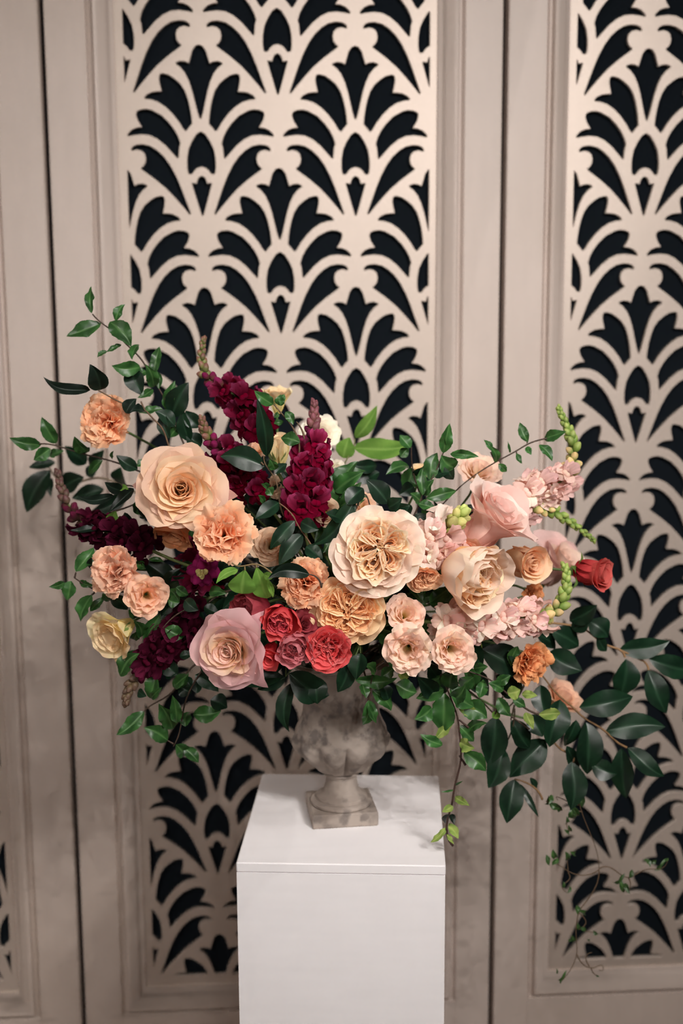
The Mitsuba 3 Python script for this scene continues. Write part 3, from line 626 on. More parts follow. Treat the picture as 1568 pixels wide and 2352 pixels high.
# roses
fl((CR, 'rose', 'large sand-coloured rose with a golden spiral heart below the peach carnation at the upper corner'), 322, 1013, 514, 1226, -.62, (.10, .10, 1), SAND, 11, count=28, openness=.88, edge=((240, 206, 186), .25), outer=[(0, (236, 192, 142)), (.6, (246, 212, 178)), (1, (240, 202, 180))], reflex=80, guard=((-4, 1.14, 92, (222, 164, 150)), (172, 1.0, 92, (226, 178, 164)), (-66, 1.0, 88, (238, 204, 190))))
fl((CR, 'rose', 'large dusty pink rose with a creamy yellow heart beside the coral spray roses'), 440, 1400, 606, 1580, -.70, (-.32, -.16, 1), QUARTZ, 22, count=30, openness=.86, edge=((232, 186, 184), .4), outer=QUARTZ_OUT, reflex=85, point=.07, roll=.6, guard=((-88, 1.22, 96, (226, 176, 178)), (15, 1.15, 88, (222, 172, 176))))
fl((CR, 'rose', 'half-open blush pink rose with hanging outer petals beside the pale pink snapdragons'), 1066, 1086, 1222, 1282, -.585, (.56, .66, .50), BLUSH, 37, count=20, openness=.56, outer=BLUSH, reflex=75, point=.12, guard=((-128, 1.15, 120, (240, 198, 184)), (140, 1.0, 100, (248, 222, 206))))
fl((CR, 'rose', 'pale out-of-focus rose nearest the doors behind the red rosebud'), 1236, 1206, 1342, 1362, -.33, (.45, .55, .5), [(0, (238, 196, 160)), (.5, (246, 216, 194)), (1, (244, 218, 204))], 41, count=15, openness=.62, outer=[(0, (226, 190, 180)), (1, (232, 196, 190))], reflex=70, point=.1)
fl((CR, 'rose', 'peach rosebud tucked behind the cupped garden rose, with a folded tip'), 1164, 1244, 1256, 1348, -.54, (.42, -.10, .8), [(0, (240, 168, 110)), (.5, (252, 204, 160)), (1, (252, 216, 186))], 53, count=16, openness=.30, reflex=30, point=.1, cat='rose')
fl((CR, 'rosebud', 'single red rosebud on a bare stem sticking out over the dark fretwork'), 1320, 1278, 1402, 1364, -.52, (.74, -.06, .62), RED, 61, count=18, openness=.40, reflex=45, point=.08, sepals=120, cat='rosebud', stem=at(1150, 1345, -.50))
fl((CR, 'rose', 'orange-tinted rose seen from below under the large sand-coloured rose'), 346, 1176, 450, 1262, -.55, (-.25, -.75, .45), [(0, (214, 120, 60)), (.5, (232, 150, 96)), (1, (232, 172, 128))], 67, count=12, openness=.55, reflex=30)
fl((GR, 'garden_rose', 'largest cupped garden rose, pale peach with a quartered heart, in the middle of the bouquet'), 760, 1170, 976, 1368, -.69, (.02, .08, 1), APRICOT, 71, quarters=5, levels=8, inner=.78, outer_n=30, outer_stops=PEACH_OUT, cup=(36, 84), edge=((252, 232, 218), .4))
fl((GR, 'garden_rose', 'deep apricot garden rose tightly quartered, just below the largest garden rose'), 714, 1324, 882, 1478, -.675, (-.10, -.22, 1), DEEP_APRICOT, 73, quarters=6, levels=8, inner=.84, outer_n=20, outer_stops=DEEP_APRICOT, cup=(26, 70), edge=((250, 222, 190), .4))
fl((GR, 'garden_rose', 'globe-shaped peach garden rose turned sideways above the pink snapdragon florets'), 1012, 1256, 1182, 1412, -.655, (.62, -.24, .72), [(0, (240, 170, 104)), (.45, (252, 206, 150)), (.8, (254, 218, 176)), (1, (253, 226, 196))], 79, quarters=4, levels=6, inner=.66, outer_n=26, outer_stops=PEACH_OUT, globe=True, edge=((253, 230, 206), .4), depth=.18)
fl((GR, 'spray_rose', 'small peach spray rose hanging face down beside the largest garden rose'), 943, 1296, 1010, 1366, -.665, (.18, -.62, .7), [(0, (214, 138, 88)), (.5, (242, 186, 140)), (1, (246, 204, 168))], 83, quarters=4, levels=4, inner=.7, outer_n=14, cup=(10, 70), cat='rose')
fl((GR, 'spray_rose', 'coral red spray rose with a crinkled pink heart, lowest in the red cluster'), 704, 1440, 806, 1544, -.705, (.0, -.12, 1), [(0, (176, 50, 60)), (.5, (222, 104, 106)), (1, (232, 132, 130))], 89, quarters=5, levels=5, inner=.74, outer_n=16, outer_stops=CORAL, cup=(4, 62), cat='rose', edge=((236, 96, 96), .3))
fl((GR, 'spray_rose', 'mauve pink spray rose with a swirled heart between the coral one and the dusty rose'), 640, 1444, 712, 1541, -.70, (.0, -.28, 1), MAUVE, 97, quarters=4, levels=5, inner=.62, outer_n=14, outer_stops=MAUVE, globe=True, cat='rose', roll=.7)
fl((GR, 'spray_rose', 'raspberry spray rose opening downward at the top of the red cluster'), 600, 1388, 692, 1472, -.69, (-.12, -.42, .9), RASPB, 101, quarters=4, levels=5, inner=.50, outer_n=16, outer_stops=CORAL, globe=True, cat='rose', depth=.25)
fl((GR, 'spray_rose', 'dusky wine-red spray rose in shade under the lime heart-shaped leaves'), 524, 1360, 622, 1442, -.655, (-.62, -.2, .6), WINE, 103, quarters=4, levels=4, inner=.5, outer_n=14, outer_stops=WINE, globe=True, cat='rose')
fl((CR, 'spray_rose', 'narrow red spray rose bud squeezed against the dusty pink rose'), 594, 1468, 642, 1548, -.685, (-.2, -.5, .8), CORAL, 107, count=12, openness=.42, reflex=40, cat='rose')
fl((CR, 'spray_rose', 'half-hidden wine-coloured spray rose behind the apricot garden rose'), 664, 1396, 742, 1462, -.665, (.3, .2, .8), WINE, 109, count=14, openness=.8, reflex=50, cat='rose')
fl((GR, 'spray_rose', 'small blush bud partly hidden behind the globe-shaped garden rose'), 1042, 1234, 1102, 1304, -.60, (-.1, .1, 1), [(0, (226, 160, 112)), (1, (244, 200, 170))], 113, quarters=4, levels=3, inner=.5, outer_n=12, cup=(-8, 25), cat='rose')

# carnations
fl((CA, 'carnation', 'peach carnation standing alone at the upper corner among curled leaves'), 184, 904, 298, 1030, -.50, (-.22, .12, 1), CARN, 121)
fl((CA, 'carnation', 'ruffled light peach carnation between the sand-coloured rose and the round dark snapdragon'), 443, 1152, 592, 1296, -.67, (.05, .12, 1), CARN, 122, ruf=.20, edge=((250, 214, 186), .5), flat=1.05)
fl((CA, 'carnation', 'salmon carnation at the outer edge above the cream lisianthus'), 212, 1250, 314, 1378, -.585, (-.30, .0, 1), CARN_PALE, 123)
fl((CA, 'carnation', 'salmon carnation with a black-green leaf lying across it'), 644, 1274, 758, 1404, -.665, (.05, .05, 1), CARN, 124, ruf=.19)
fl((CA, 'carnation', 'tan orange carnation hanging over the dark glossy leaves'), 1182, 1470, 1266, 1580, -.58, (.42, -.22, .8), CARN_DARK, 125)
fl((CA, 'carnation', 'orange carnation showing only its edge under the peach rosebud'), 1198, 1338, 1248, 1390, -.50, (.3, -.2, .8), CARN_DARK, 126, count=30)

# lisianthus
fl((LI, 'lisianthus', 'peach lisianthus nestled against the salmon carnation'), 284, 1318, 388, 1424, -.60, (.22, -.05, 1), LIS_PEACH, 131, count=18, ruf=.10, eye=False)
fl((LI, 'lisianthus', 'dull cream lisianthus in shade behind the ruffled light peach carnation'), 574, 1208, 668, 1304, -.60, (.05, .12, 1), LIS_BEIGE, 132, count=18, eye=False)
fl((LI, 'lisianthus', 'blush lisianthus with a yellow throat standing over two others'), 893, 1354, 971, 1472, -.655, (.15, .25, .9), LIS_BLUSH, 133, count=16, ruf=.11, eye=False, openness=.85)
fl((LI, 'lisianthus', 'wide open blush lisianthus with a hollow greenish throat, low beside the coral spray rose'), 866, 1438, 1004, 1543, -.69, (-.10, -.10, 1), LIS_BLUSH, 134, count=20, ruf=.13, eye=False)
fl((LI, 'lisianthus', 'blush and yellow lisianthus above the trailing leaves, next to the wide open one'), 984, 1438, 1098, 1546, -.68, (.15, -.05, 1), LIS_BLUSH, 135, count=20, ruf=.12, eye=False, openness=.9)
fl((LI, 'lisianthus', 'cream yellow lisianthus nodding outward below the salmon carnation'), 204, 1400, 306, 1526, -.585, (-.5, -.38, .75), LIS_CREAM, 136, count=16, openness=.70, ruf=.07, eye=False)
fl((LI, 'lisianthus', 'small beige lisianthus below the upright dark snapdragon'), 714, 1140, 778, 1212, -.585, (.1, -.1, 1), LIS_BEIGE, 137, count=12, openness=.8)
fl((LI, 'lisianthus', 'yellow lisianthus facing up behind the first dark snapdragon, out of focus'), 598, 885, 670, 952, -.40, (.05, .9, .3), LIS_CREAM, 138, count=13, openness=.62, eye=False)
fl((LI, 'lisianthus', 'white lisianthus behind the tip of the upright dark snapdragon'), 678, 958, 792, 1034, -.45, (.35, .30, .85), LIS_WHITE, 139, count=18, eye=True)
fl((LI, 'lisianthus', 'closed yellow lisianthus bud below the long hanging leaf'), 618, 988, 664, 1084, -.46, (.05, .9, .3), LIS_CREAM, 140, count=9, openness=.18, eye=False, ruf=.03)
fl((LI, 'lisianthus', 'white lisianthus petals peeping out beside the upright dark snapdragon'), 752, 1050, 790, 1100, -.46, (.6, .1, .7), LIS_WHITE, 141, count=10, eye=False)
fl((LI, 'lisianthus', 'peach lisianthus half hidden behind the curved dark snapdragon'), 566, 1000, 622, 1050, -.46, (-.2, .5, .8), LIS_PEACH, 142, count=12, eye=False)
fl((LI, 'lisianthus', 'pale lisianthus deep between the two upright dark snapdragons'), 604, 1092, 656, 1146, -.50, (.2, .2, 1), LIS_BEIGE, 143, count=12, eye=False)
fl((LI, 'lisianthus', 'blush lisianthus at the back above the half-open blush rose'), 1040, 1044, 1164, 1108, -.47, (.1, .55, .7), LIS_BLUSH, 144, count=15, eye=False)
fl((LI, 'lisianthus', 'orange-tinted lisianthus glimpsed behind the leaf over the largest garden rose'), 796, 1134, 870, 1182, -.58, (.1, .4, .8), LIS_PEACH, 145, count=12, eye=False)
fl((LI, 'lisianthus', 'cream lisianthus bud among the upright green sprigs'), 942, 1064, 988, 1112, -.47, (.1, .6, .7), LIS_CREAM, 146, count=10, openness=.5, eye=False)
fl((LI, 'lisianthus', 'pale peach lisianthus below the tan carnation, behind the glossy leaves'), 1248, 1564, 1350, 1632, -.42, (.35, .62, .5), LIS_PEACH, 147, count=12, openness=.75, eye=False)
fl((LI, 'lisianthus', 'faded lisianthus behind the globe-shaped garden rose, just its lower rim in view'), 1026, 1372, 1100, 1422, -.60, (-.2, -.2, 1), LIS_BEIGE, 148, count=12, eye=False)

# snapdragons
def path(v, pts, Y0, Y1): return [vp(v, x, y, Y0+(Y1-Y0)*i/(len(pts)-1)) for i, (x, y) in enumerate(pts)]
MB = ((96, 60, 52), (122, 34, 76)); MT = ((96, 104, 54), (112, 74, 64))
snapdragon('snapdragon', 'burgundy snapdragon at the top of the bouquet, its green tip bent upright', path('B', [(590, 830), (520, 690), (440, 590), (340, 520), (235, 450), (192, 330), (203, 175)], -.54, -.49), 201, size=0.0294, throat=(112, 8, 34), n=44, open_to=.46, bud_to=.66, stops=DARK, bud=MB, tip=MT, tipsize=.2)
snapdragon('snapdragon', 'burgundy snapdragon partly behind the sand-coloured rose', path('B', [(560, 1230), (470, 1120), (380, 1010), (290, 920), (225, 830), (195, 735)], -.54, -.56), 202, size=0.0289, throat=(112, 8, 34), n=42, open_to=.55, bud_to=.78, stops=DARK, bud=MB, tip=MT, tipsize=.24)
snapdragon('snapdragon', 'densest burgundy snapdragon, standing upright with a purple-brown tip', path('B', [(905, 1400), (915, 1270), (935, 1120), (950, 950), (962, 790), (970, 620)], -.60, -.565), 203, size=0.0321, throat=(112, 8, 34), n=50, open_to=.58, bud_to=.74, stops=DARK, bud=MB, tip=((104, 70, 62), (112, 62, 70)), tipsize=.22)
snapdragon('snapdragon', 'slender burgundy snapdragon pointing up and out past the curled leaves', path('D', [(960, 620), (780, 540), (590, 470), (450, 410), (370, 330), (290, 180), (248, 15)], -.56, -.47), 204, size=0.0282, throat=(70, 14, 32), n=50, open_to=.52, bud_to=.74, stops=DARKER, bud=((84, 58, 50), (100, 34, 60)), tip=((88, 72, 56), (84, 52, 52)), tipsize=.26)
snapdragon('snapdragon', 'burgundy snapdragon seen head-on with yellow-green buds in its middle', [vp('E', 330, 590, -.53), vp('E', 300, 640, -.58), vp('E', 275, 680, -.635)], 205, size=.0450, throat=(112, 8, 34), n=34, open_to=.22, bud_to=.84, stops=DARK, bud=((110, 24, 66), (134, 34, 86)), tip=((168, 158, 92), (196, 186, 120)), tipsize=.10, gsize=.26, front=0, bsdf='mat_dark_petal')
snapdragon('snapdragon', 'near-black burgundy snapdragon drooping beside the dusty pink rose', [at(452, 1405, -.56), at(420, 1450, -.575), at(372, 1495, -.585), at(325, 1545, -.59), at(297, 1582, -.595), at(290, 1612, -.60)], 206, size=0.0308, throat=(70, 14, 32), n=49, open_to=.60, bud_to=.76, stops=DARKER, bud=((84, 54, 44), (96, 28, 54)), tip=((84, 70, 48), (80, 60, 48)), tipsize=.26)
PB = ((150, 166, 92), (236, 206, 150)); PT = ((98, 124, 52), (140, 154, 82))
snapdragon('snapdragon', 'pale pink snapdragon rising upright beside the second fretwork panel', path('C', [(960, 660), (1060, 620), (1170, 580), (1240, 500), (1256, 400), (1240, 310), (1205, 225), (1172, 150)], -.52, -.48), 211, size=0.0300, gsize=.52, n=51, open_to=.42, bud_to=.62, stops=PINK, throat=(248, 220, 196), bud=PB, tip=PT, bsdf='mat_petal', tipsize=.22)
snapdragon('snapdragon', 'pale pink snapdragon with a long green tip pointing down over the fretwork', path('C', [(880, 800), (1000, 730), (1110, 735), (1220, 795), (1310, 860), (1372, 912)], -.53, -.50), 212, size=0.0267, gsize=.52, n=46, open_to=.22, bud_to=.42, stops=PINK, throat=(248, 220, 196), bud=PB, tip=PT, bsdf='mat_petal', tipsize=.2)
snapdragon('snapdragon', 'short pale pink snapdragon with lime buds next to the largest garden rose', path('C', [(375, 1010), (440, 930), (510, 860), (570, 800), (615, 750)], -.62, -.62), 213, size=0.0348, gsize=.52, n=26, open_to=.58, bud_to=.92, stops=PINK, throat=(248, 220, 196), bud=((176, 186, 104), (220, 214, 140)), tip=((150, 172, 84), (180, 194, 110)), bsdf='mat_petal', tipsize=.3)
snapdragon('snapdragon', 'pale pink snapdragon lying level below the globe-shaped garden rose, its green tip upright', path('G', [(30, 912), (230, 905), (420, 890), (600, 875), (740, 850), (805, 760), (828, 655), (818, 555)], -.62, -.57), 214, size=0.0315, gsize=.52, n=55, open_to=.60, bud_to=.74, stops=PINK, throat=(248, 220, 196), bud=PB, tip=PT, bsdf='mat_petal', tipsize=.26, tail=at(880, 1450, -.55))
# ------------------------------------------------------------------ foliage: stems (first line) and leaves: base x y, tip x y, width, kind
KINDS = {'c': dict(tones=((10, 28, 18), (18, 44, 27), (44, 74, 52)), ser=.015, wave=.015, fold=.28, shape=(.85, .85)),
         'p': dict(tones=((28, 58, 26), (50, 90, 42), (98, 130, 78)), ser=.05, wave=.05, fold=.34, shape=(.85, .9)),
         'l': dict(tones=((92, 134, 56), (118, 158, 72), (158, 190, 108)), ser=.02, wave=.03, fold=.3, shape=(.8, .85)),
         'h': dict(tones=((92, 134, 56), (110, 152, 68), (150, 184, 100)), ser=.0, wave=.03, fold=.22, shape=(1.55, .62)),
         'b': dict(tones=((10, 20, 15), (18, 32, 24), (34, 52, 38)), ser=.015, wave=.02, fold=.5, shape=(.75, .85)),
         'v': dict(tones=((112, 140, 66), (160, 176, 96), (186, 196, 126)), ser=.05, wave=.08, fold=.3, shape=(.85, .9))}
def branch(name, label, v, Y, stems, leaves, seed, cat='branch', stalk=(58, 44, 34), r=1.9, dY=.0, group=None, root=True):
    key = thing(name, label, cat, group); g = np.random.default_rng(seed); s = VIEW[v][2]
    for st in stems:
        q = [float(t) for t in st.split()]; pts = [vp(v, q[i], q[i+1], Y+dY*i/len(q)) for i in range(0, len(q), 2)]
        C = curve(pts, max(12, 5*len(pts))); rr = metres(r, pts[0]); V, F = tube(C, rr*.8, rr*1.25, 6)
        add(key+'__stem', (V, F), 'mat_stem', smooth=True, color=lin(np.array(stalk)*(1+.12*np.sin(np.arange(len(V))*.7))[:, None]))
    if root:    # the branch runs on into the mouth of the urn
        ends = [vp(v, *map(float, p), Y) for st in stems for p in (st.split()[:2], st.split()[-2:])]
        e = min(ends, key=lambda p: np.linalg.norm(p-URN_TOP)); o = URN_TOP+np.array([g.uniform(-.03, .03), g.uniform(-.03, .03), -.01]); m = (e+o)/2+np.array([0, .05, .02])
        C = curve([e, m, o], 14); V, F = tube(C, metres(r, e)*1.1, metres(r, e)*1.4, 6); add(key+'__stem', (V, F), 'mat_stem', smooth=True, color=np.tile(lin(np.array(stalk)), (len(V), 1)))
    for row in leaves.strip().split(';'):
        q = row.split()
        if not q: continue
        bx, by, tx, ty, w = map(float, q[:5]); kd = q[5]; o = dict(KINDS[kd])
        a = vp(v, bx, by, Y+g.uniform(-.006, .006)); b = vp(v, tx, ty, Y+g.uniform(-.022, .014))
        o['arch'] = g.uniform(.03, .14); o['bend'] = float(q[6]) if len(q) > 6 else g.uniform(-.09, .09)
        o['twist'] = g.uniform(-.35, .35)
        n = facing(g.uniform(-.35, .35), g.uniform(-.1, .5), 1)
        V, F, C = leaf_mesh(g, a, b, metres(w/s, a)/2*(1.14 if kd == 'c' else 1.28), n, **o)
        add(key+'__leaf', (V, F), 'mat_thin_leaf' if kd in 'lhv' else 'mat_leaf', smooth=True, color=C)
    return key
branch('foliage_branch', 'tall leafy branch arching up past the door seam at the upper corner', 'A', -.47, ['640 365 700 425 800 500 880 580 970 670 1050 800 1110 900 1160 990 1210 1110 1270 1260 1500 1500'],
 '''635 360 632 172 62 p; 700 430 460 520 95 p; 798 412 866 298 58 p; 760 420 908 592 112 p; 840 578 735 630 34 p; 740 622 672 668 34 p; 955 575 915 682 66 p; 972 738 772 722 90 p; 885 748 985 930 128 c;
 1062 790 1104 590 66 p; 1064 872 1006 712 74 p; 1100 885 1080 755 44 p; 1190 1078 1306 838 150 c; 1155 1035 1212 826 74 p; 1060 888 952 946 48 p; 1126 1024 958 1052 54 p; 1212 1142 1072 1042 98 c; 1240 1148 1178 1222 62 p;
 1310 1250 1268 1028 104 c; 1385 1150 1285 1035 100 c; 1392 1282 1288 1190 112 c; 1120 1060 1180 1230 90 c; 1010 760 950 790 60 p''', 301)
branch('curled_leaf_twig', 'twig with three black-green curled leaves over the lone peach carnation', 'A', -.515, ['680 895 790 955 900 1000 1000 1030 1060 1090 1110 1140 1165 1270 1350 1420', '975 970 1000 1030'],
 '''625 893 300 800 78 b -.16; 700 890 622 712 130 b .1; 870 1052 945 952 84 b; 1000 1040 900 1045 66 b''', 302, stalk=(92, 70, 50))
branch('foliage_branch', 'long thin branch reaching out past the door seam below the lone carnation', 'A', -.46, ['270 1265 400 1280 540 1325 700 1365 850 1410 1000 1470 1300 1560', '385 1265 400 1285', '700 1370 705 1385'],
 '''285 1272 64 1222 78 p; 388 1262 288 1078 84 p; 350 1298 232 1378 78 p; 345 1345 442 1312 54 p; 612 1322 515 1212 92 p; 776 1372 787 1312 22 p; 712 1378 618 1474 62 p; 952 1440 804 1344 88 c; 1008 1388 948 1424 52 p; 545 1335 600 1285 40 p''', 303)
branch('camellia_sprig', 'blurred sprig of rounded dark leaves close to the door behind the long thin branch', 'D', -.17, ['180 -20 420 90 560 60 740 115 1000 200'],
 '''190 0 5 332 185 c; 290 130 455 55 150 c; 610 150 358 220 120 c; 795 192 500 328 120 c; 745 112 742 -25 165 c; 470 40 560 -20 90 c; 200 60 195 210 60 c; 470 -50 300 -190 120 c; 500 -20 610 -160 110 c; 230 -60 20 -20 80 c''', 304, stalk=(128, 112, 92), r=2.6)
branch('curled_leaf_twig', 'twig with curled black-green leaves crossing the slender burgundy snapdragon', 'D', -.53, ['900 240 790 290 650 330', '880 142 770 120 720 130', '700 420 620 430'],
 '''690 200 398 196 72 b -.15; 748 162 614 92 84 b; 842 142 642 332 78 b; 722 150 802 150 46 l; 850 338 942 188 88 p; 642 420 338 470 64 b -.12; 662 432 702 318 80 l; 770 330 832 430 70 b; 905 330 1010 360 110 c; 880 260 985 390 90 b''', 305)
branch('pittosporum_branch', 'short branch of wavy serrated leaves beside the salmon carnation at the outer edge', 'D', -.55, ['375 840 450 890 560 940 640 950 900 1000', '390 800 380 840', '560 940 515 975'],
 '''390 795 528 604 102 p; 302 880 178 912 52 p; 352 866 318 1018 112 p; 415 872 532 902 46 p; 515 976 428 1188 112 p; 500 1105 622 985 56 p; 600 962 642 1028 52 p; 540 795 520 680 62 b; 660 976 795 1092 104 c''', 306)
branch('pittosporum_branch', 'leafy stems under the cream yellow lisianthus', 'D', -.565, ['905 1410 935 1340 1000 1240 1100 1150', '900 1300 1000 1200'],
 '''800 1098 884 1142 84 p; 902 1302 842 1178 84 p; 934 1346 1052 1122 108 p; 1010 1290 1244 1302 98 p; 906 1408 728 1572 96 p; 1090 1010 1200 1030 80 p; 960 700 1080 720 36 p; 1120 930 1200 1040 70 p; 880 1250 850 1330 60 p; 830 720 930 770 60 p''', 307)
branch('pittosporum_branch', 'branch of small bright leaves hanging lowest under the near-black snapdragon', 'J', -.60, ['1040 560 1080 460 1110 300 1170 170 1250 40', '865 350 930 300 1000 260 1060 200 1170 70', '1005 525 1040 545'],
 '''866 350 698 492 78 p; 1006 526 862 446 84 p; 1055 548 1115 612 74 p; 1105 565 1192 658 62 p; 1036 456 952 302 90 p; 1060 420 1034 252 62 p; 1112 442 1136 352 78 p; 1158 370 1328 345 88 p; 900 272 942 108 84 p; 905 270 972 204 42 p; 1066 132 984 44 92 c; 1050 212 1132 118 72 p;
 1072 200 1148 240 92 c; 1180 242 1202 150 72 c; 1262 282 1364 330 104 c; 1170 130 1312 232 84 c; 720 138 838 2 88 p; 1200 60 1290 140 90 c; 830 225 880 260 50 c''', 308)
branch('camellia_sprig', 'camellia leaves hanging over the rim of the urn below the dusty pink rose', 'I', -.655, ['325 150 400 60 520 -60'],
 '''308 150 -5 212 118 c; 326 156 142 236 92 c; 360 190 348 508 104 c; 346 130 605 272 176 c; 520 150 528 328 134 c; 200 60 60 130 90 c''', 309, stalk=(80, 96, 58))
branch('camellia_sprig', 'dark camellia leaves hanging in front of the urn below the coral spray rose', 'I', -.66, ['740 60 780 0 800 -80', '805 0 800 -80'],
 '''738 60 658 252 108 c; 806 0 778 172 124 c; 700 20 640 80 80 c''', 310, stalk=(80, 96, 58))
branch('pittosporum_branch', 'small sprig with a heart-shaped pair of leaves hanging beside the urn bowl', 'I', -.64, ['855 330 870 240 880 150 960 60'],
 '''770 172 1044 158 74 p; 818 200 842 292 62 p; 880 238 1002 372 78 p; 858 302 818 464 64 p; 858 302 906 452 58 p; 985 300 930 198 84 c; 1045 140 1118 152 48 v; 1030 202 1168 252 104 p; 940 160 1020 100 70 p; 900 130 830 80 70 p''', 311)
branch('pittosporum_branch', 'longest trailing branch, hanging past the corner of the pedestal with pale tip leaves', 'I', -.625, ['1280 40 1320 140 1370 250 1400 330 1430 420 1440 500 1450 600 1445 720 1410 860 1390 980 1360 1100 1365 1180 1400 1240', '1440 430 1500 480', '1440 660 1480 720'],
 '''1376 226 1426 78 98 p; 1340 232 1162 292 92 p; 1292 282 1170 152 112 c; 1262 352 1152 428 84 p; 1346 256 1330 512 136 p; 1286 552 1402 448 52 v; 1332 592 1188 520 62 p; 1378 230 1536 345 108 p; 1450 330 1620 420 118 p; 1436 355 1570 385 58 v; 1436 468 1534 568 70 p; 1500 495 1620 450 58 p;
 1444 570 1540 612 74 v; 1470 635 1612 760 94 p; 1412 925 1508 984 42 v; 1400 985 1328 1022 42 v; 1372 1035 1352 1095 42 b; 1390 1035 1408 1105 36 b; 1362 1120 1254 1218 36 v; 1374 1095 1434 1195 48 v; 1362 1165 1406 1230 24 v; 1405 880 1318 892 12 p; 1412 850 1465 822 12 p;
 1300 150 1240 60 90 c; 1400 300 1480 200 80 p; 1330 150 1250 210 90 p''', 312, stalk=(58, 40, 34), r=2.3)
branch('pittosporum_branch', 'sprig of small pale-edged leaves crossing the lower leaves towards the glossy ones', 'H', -.60, ['340 30 380 80 500 130 600 200 700 285 790 332', '555 330 600 230', '640 340 740 410'],
 '''440 82 518 74 48 p; 470 242 492 142 54 p; 600 202 518 162 54 p; 620 216 692 198 64 v; 700 220 784 230 38 v; 790 330 908 324 54 v; 720 320 762 412 42 v; 570 240 642 342 60 p; 545 352 572 308 38 l; 650 250 720 290 44 p; 440 130 380 200 70 p; 560 160 640 120 50 p''', 313)
branch('ruscus_branch', 'broad dark leaves hanging in shade between the trailing branch and the glossy ones', 'H', -.52, ['560 340 640 280 700 200 720 60', '640 360 660 280', '600 510 650 400 660 300'],
 '''562 340 516 608 136 c; 640 362 742 512 110 c; 602 512 518 728 118 c; 742 332 812 452 92 c; 800 172 830 345 100 c; 560 120 700 200 130 c; 430 100 520 230 110 c; 300 120 220 260 100 c; 650 60 560 20 120 c''', 314, stalk=(60, 52, 38))
branch('ruscus_branch', 'arching branch of large glossy oval leaves in front of the second fretwork panel', 'H', -.50, ['780 90 840 160 900 230 960 280 1030 345 1140 415 1190 460 1265 508', '830 400 880 490 930 530 980 560 972 590', '660 680 700 690 760 720 810 790', '825 465 860 440'],
 '''1008 292 1298 234 132 c; 905 250 848 508 142 c; 1045 372 1052 654 144 c; 992 360 930 502 92 c; 1150 422 1474 398 128 c; 1236 512 1262 784 114 c; 1270 512 1468 664 98 c; 1074 602 1212 652 104 c; 970 586 962 848 128 c; 826 466 632 672 144 c; 662 680 618 918 122 c; 690 706 790 885 34 c; 745 672 775 738 32 c; 940 500 1000 640 70 c''', 315, stalk=(120, 92, 62), r=2.2)
branch('ruscus_branch', 'upper glossy branch whose leaves run out of the picture above the arching one', 'G', -.46, ['880 930 1020 1010 1100 1060 1170 1085 1200 1130', '1310 1150 1345 1190 1350 1215', '1170 1085 1310 1150'],
 '''1166 1082 1484 1028 124 c; 1350 1142 1645 1200 136 c; 1206 1142 1174 1378 164 c; 1346 1212 1464 1486 144 c; 850 902 1024 798 114 c; 972 902 1092 1004 132 c; 866 955 978 885 94 c; 732 958 908 1062 134 c; 716 1100 930 1216 154 c; 1022 1002 1084 1092 72 c; 640 980 760 1080 90 c''', 316, stalk=(140, 108, 74), r=2.4)
branch('camellia_sprig', 'wide dark leaves in shade under the level pink snapdragon', 'G', -.575, ['290 1080 250 1000 160 930'],
 '''292 1080 564 1262 190 c; 150 1040 300 1180 150 c; 460 1090 600 1290 110 c; 520 1060 480 1190 60 p; 250 1330 170 1190 90 p; 230 1090 290 1040 50 v''', 317)
branch('foliage_branch', 'thin twig of tiny dark leaves reaching towards the upright pale pink snapdragon', 'C', -.52, ['600 600 720 510 820 450 930 390 1000 350 1060 330 1100 320', '985 350 990 335', '925 392 925 410', '800 460 775 400'],
 '''1085 326 1214 280 58 p; 990 342 944 228 48 p; 986 368 1012 418 32 p; 1056 358 1132 454 48 p; 924 408 957 468 28 p; 888 404 875 338 14 p; 785 395 735 330 30 p; 808 460 768 362 42 p; 820 468 868 514 38 p''', 318, r=1.5)
branch('pittosporum_branch', 'upright sprig of bright leaves with two pointed leaves at its top', 'C', -.56, ['500 405 470 480 430 560 390 620 360 700 320 790 300 950'],
 '''500 406 538 234 64 p; 508 396 496 290 32 p; 540 412 708 428 46 p; 420 562 466 404 78 p; 566 492 488 418 92 p; 470 470 560 560 80 c; 450 540 540 520 70 c; 380 652 386 478 48 p; 386 652 446 558 58 p; 400 672 578 626 64 p; 370 692 308 638 58 p; 376 730 452 822 62 p; 352 702 456 732 52 p; 340 760 420 850 80 c; 300 800 240 720 90 c''', 319)
branch('pittosporum_branch', 'narrow sprig at the back beside the upright one, with a ragged top leaf', 'C', -.50, ['315 370 320 480 345 590 370 660 380 800'],
 '''310 376 248 300 62 p; 300 482 166 532 64 p; 322 492 262 622 92 p; 330 540 400 480 70 c; 250 430 300 380 50 p; 350 600 430 560 60 c; 330 600 240 650 80 c''', 320)
branch('lime_sprig', 'sprig of bright lime leaves at the back behind the upright dark snapdragon, out of focus', 'B', -.36, ['1250 870 1240 930 1180 1040 1170 1250 1100 1420'],
 '''1240 932 1645 902 122 l; 1254 862 1404 636 84 l; 1168 1002 1214 858 112 l; 1150 1052 1244 1182 92 p; 1402 1052 1206 1040 92 c; 1180 1100 1420 1120 110 c; 1190 1200 1080 1090 80 p; 1420 1100 1300 1180 90 c''', 321, stalk=(110, 112, 70))
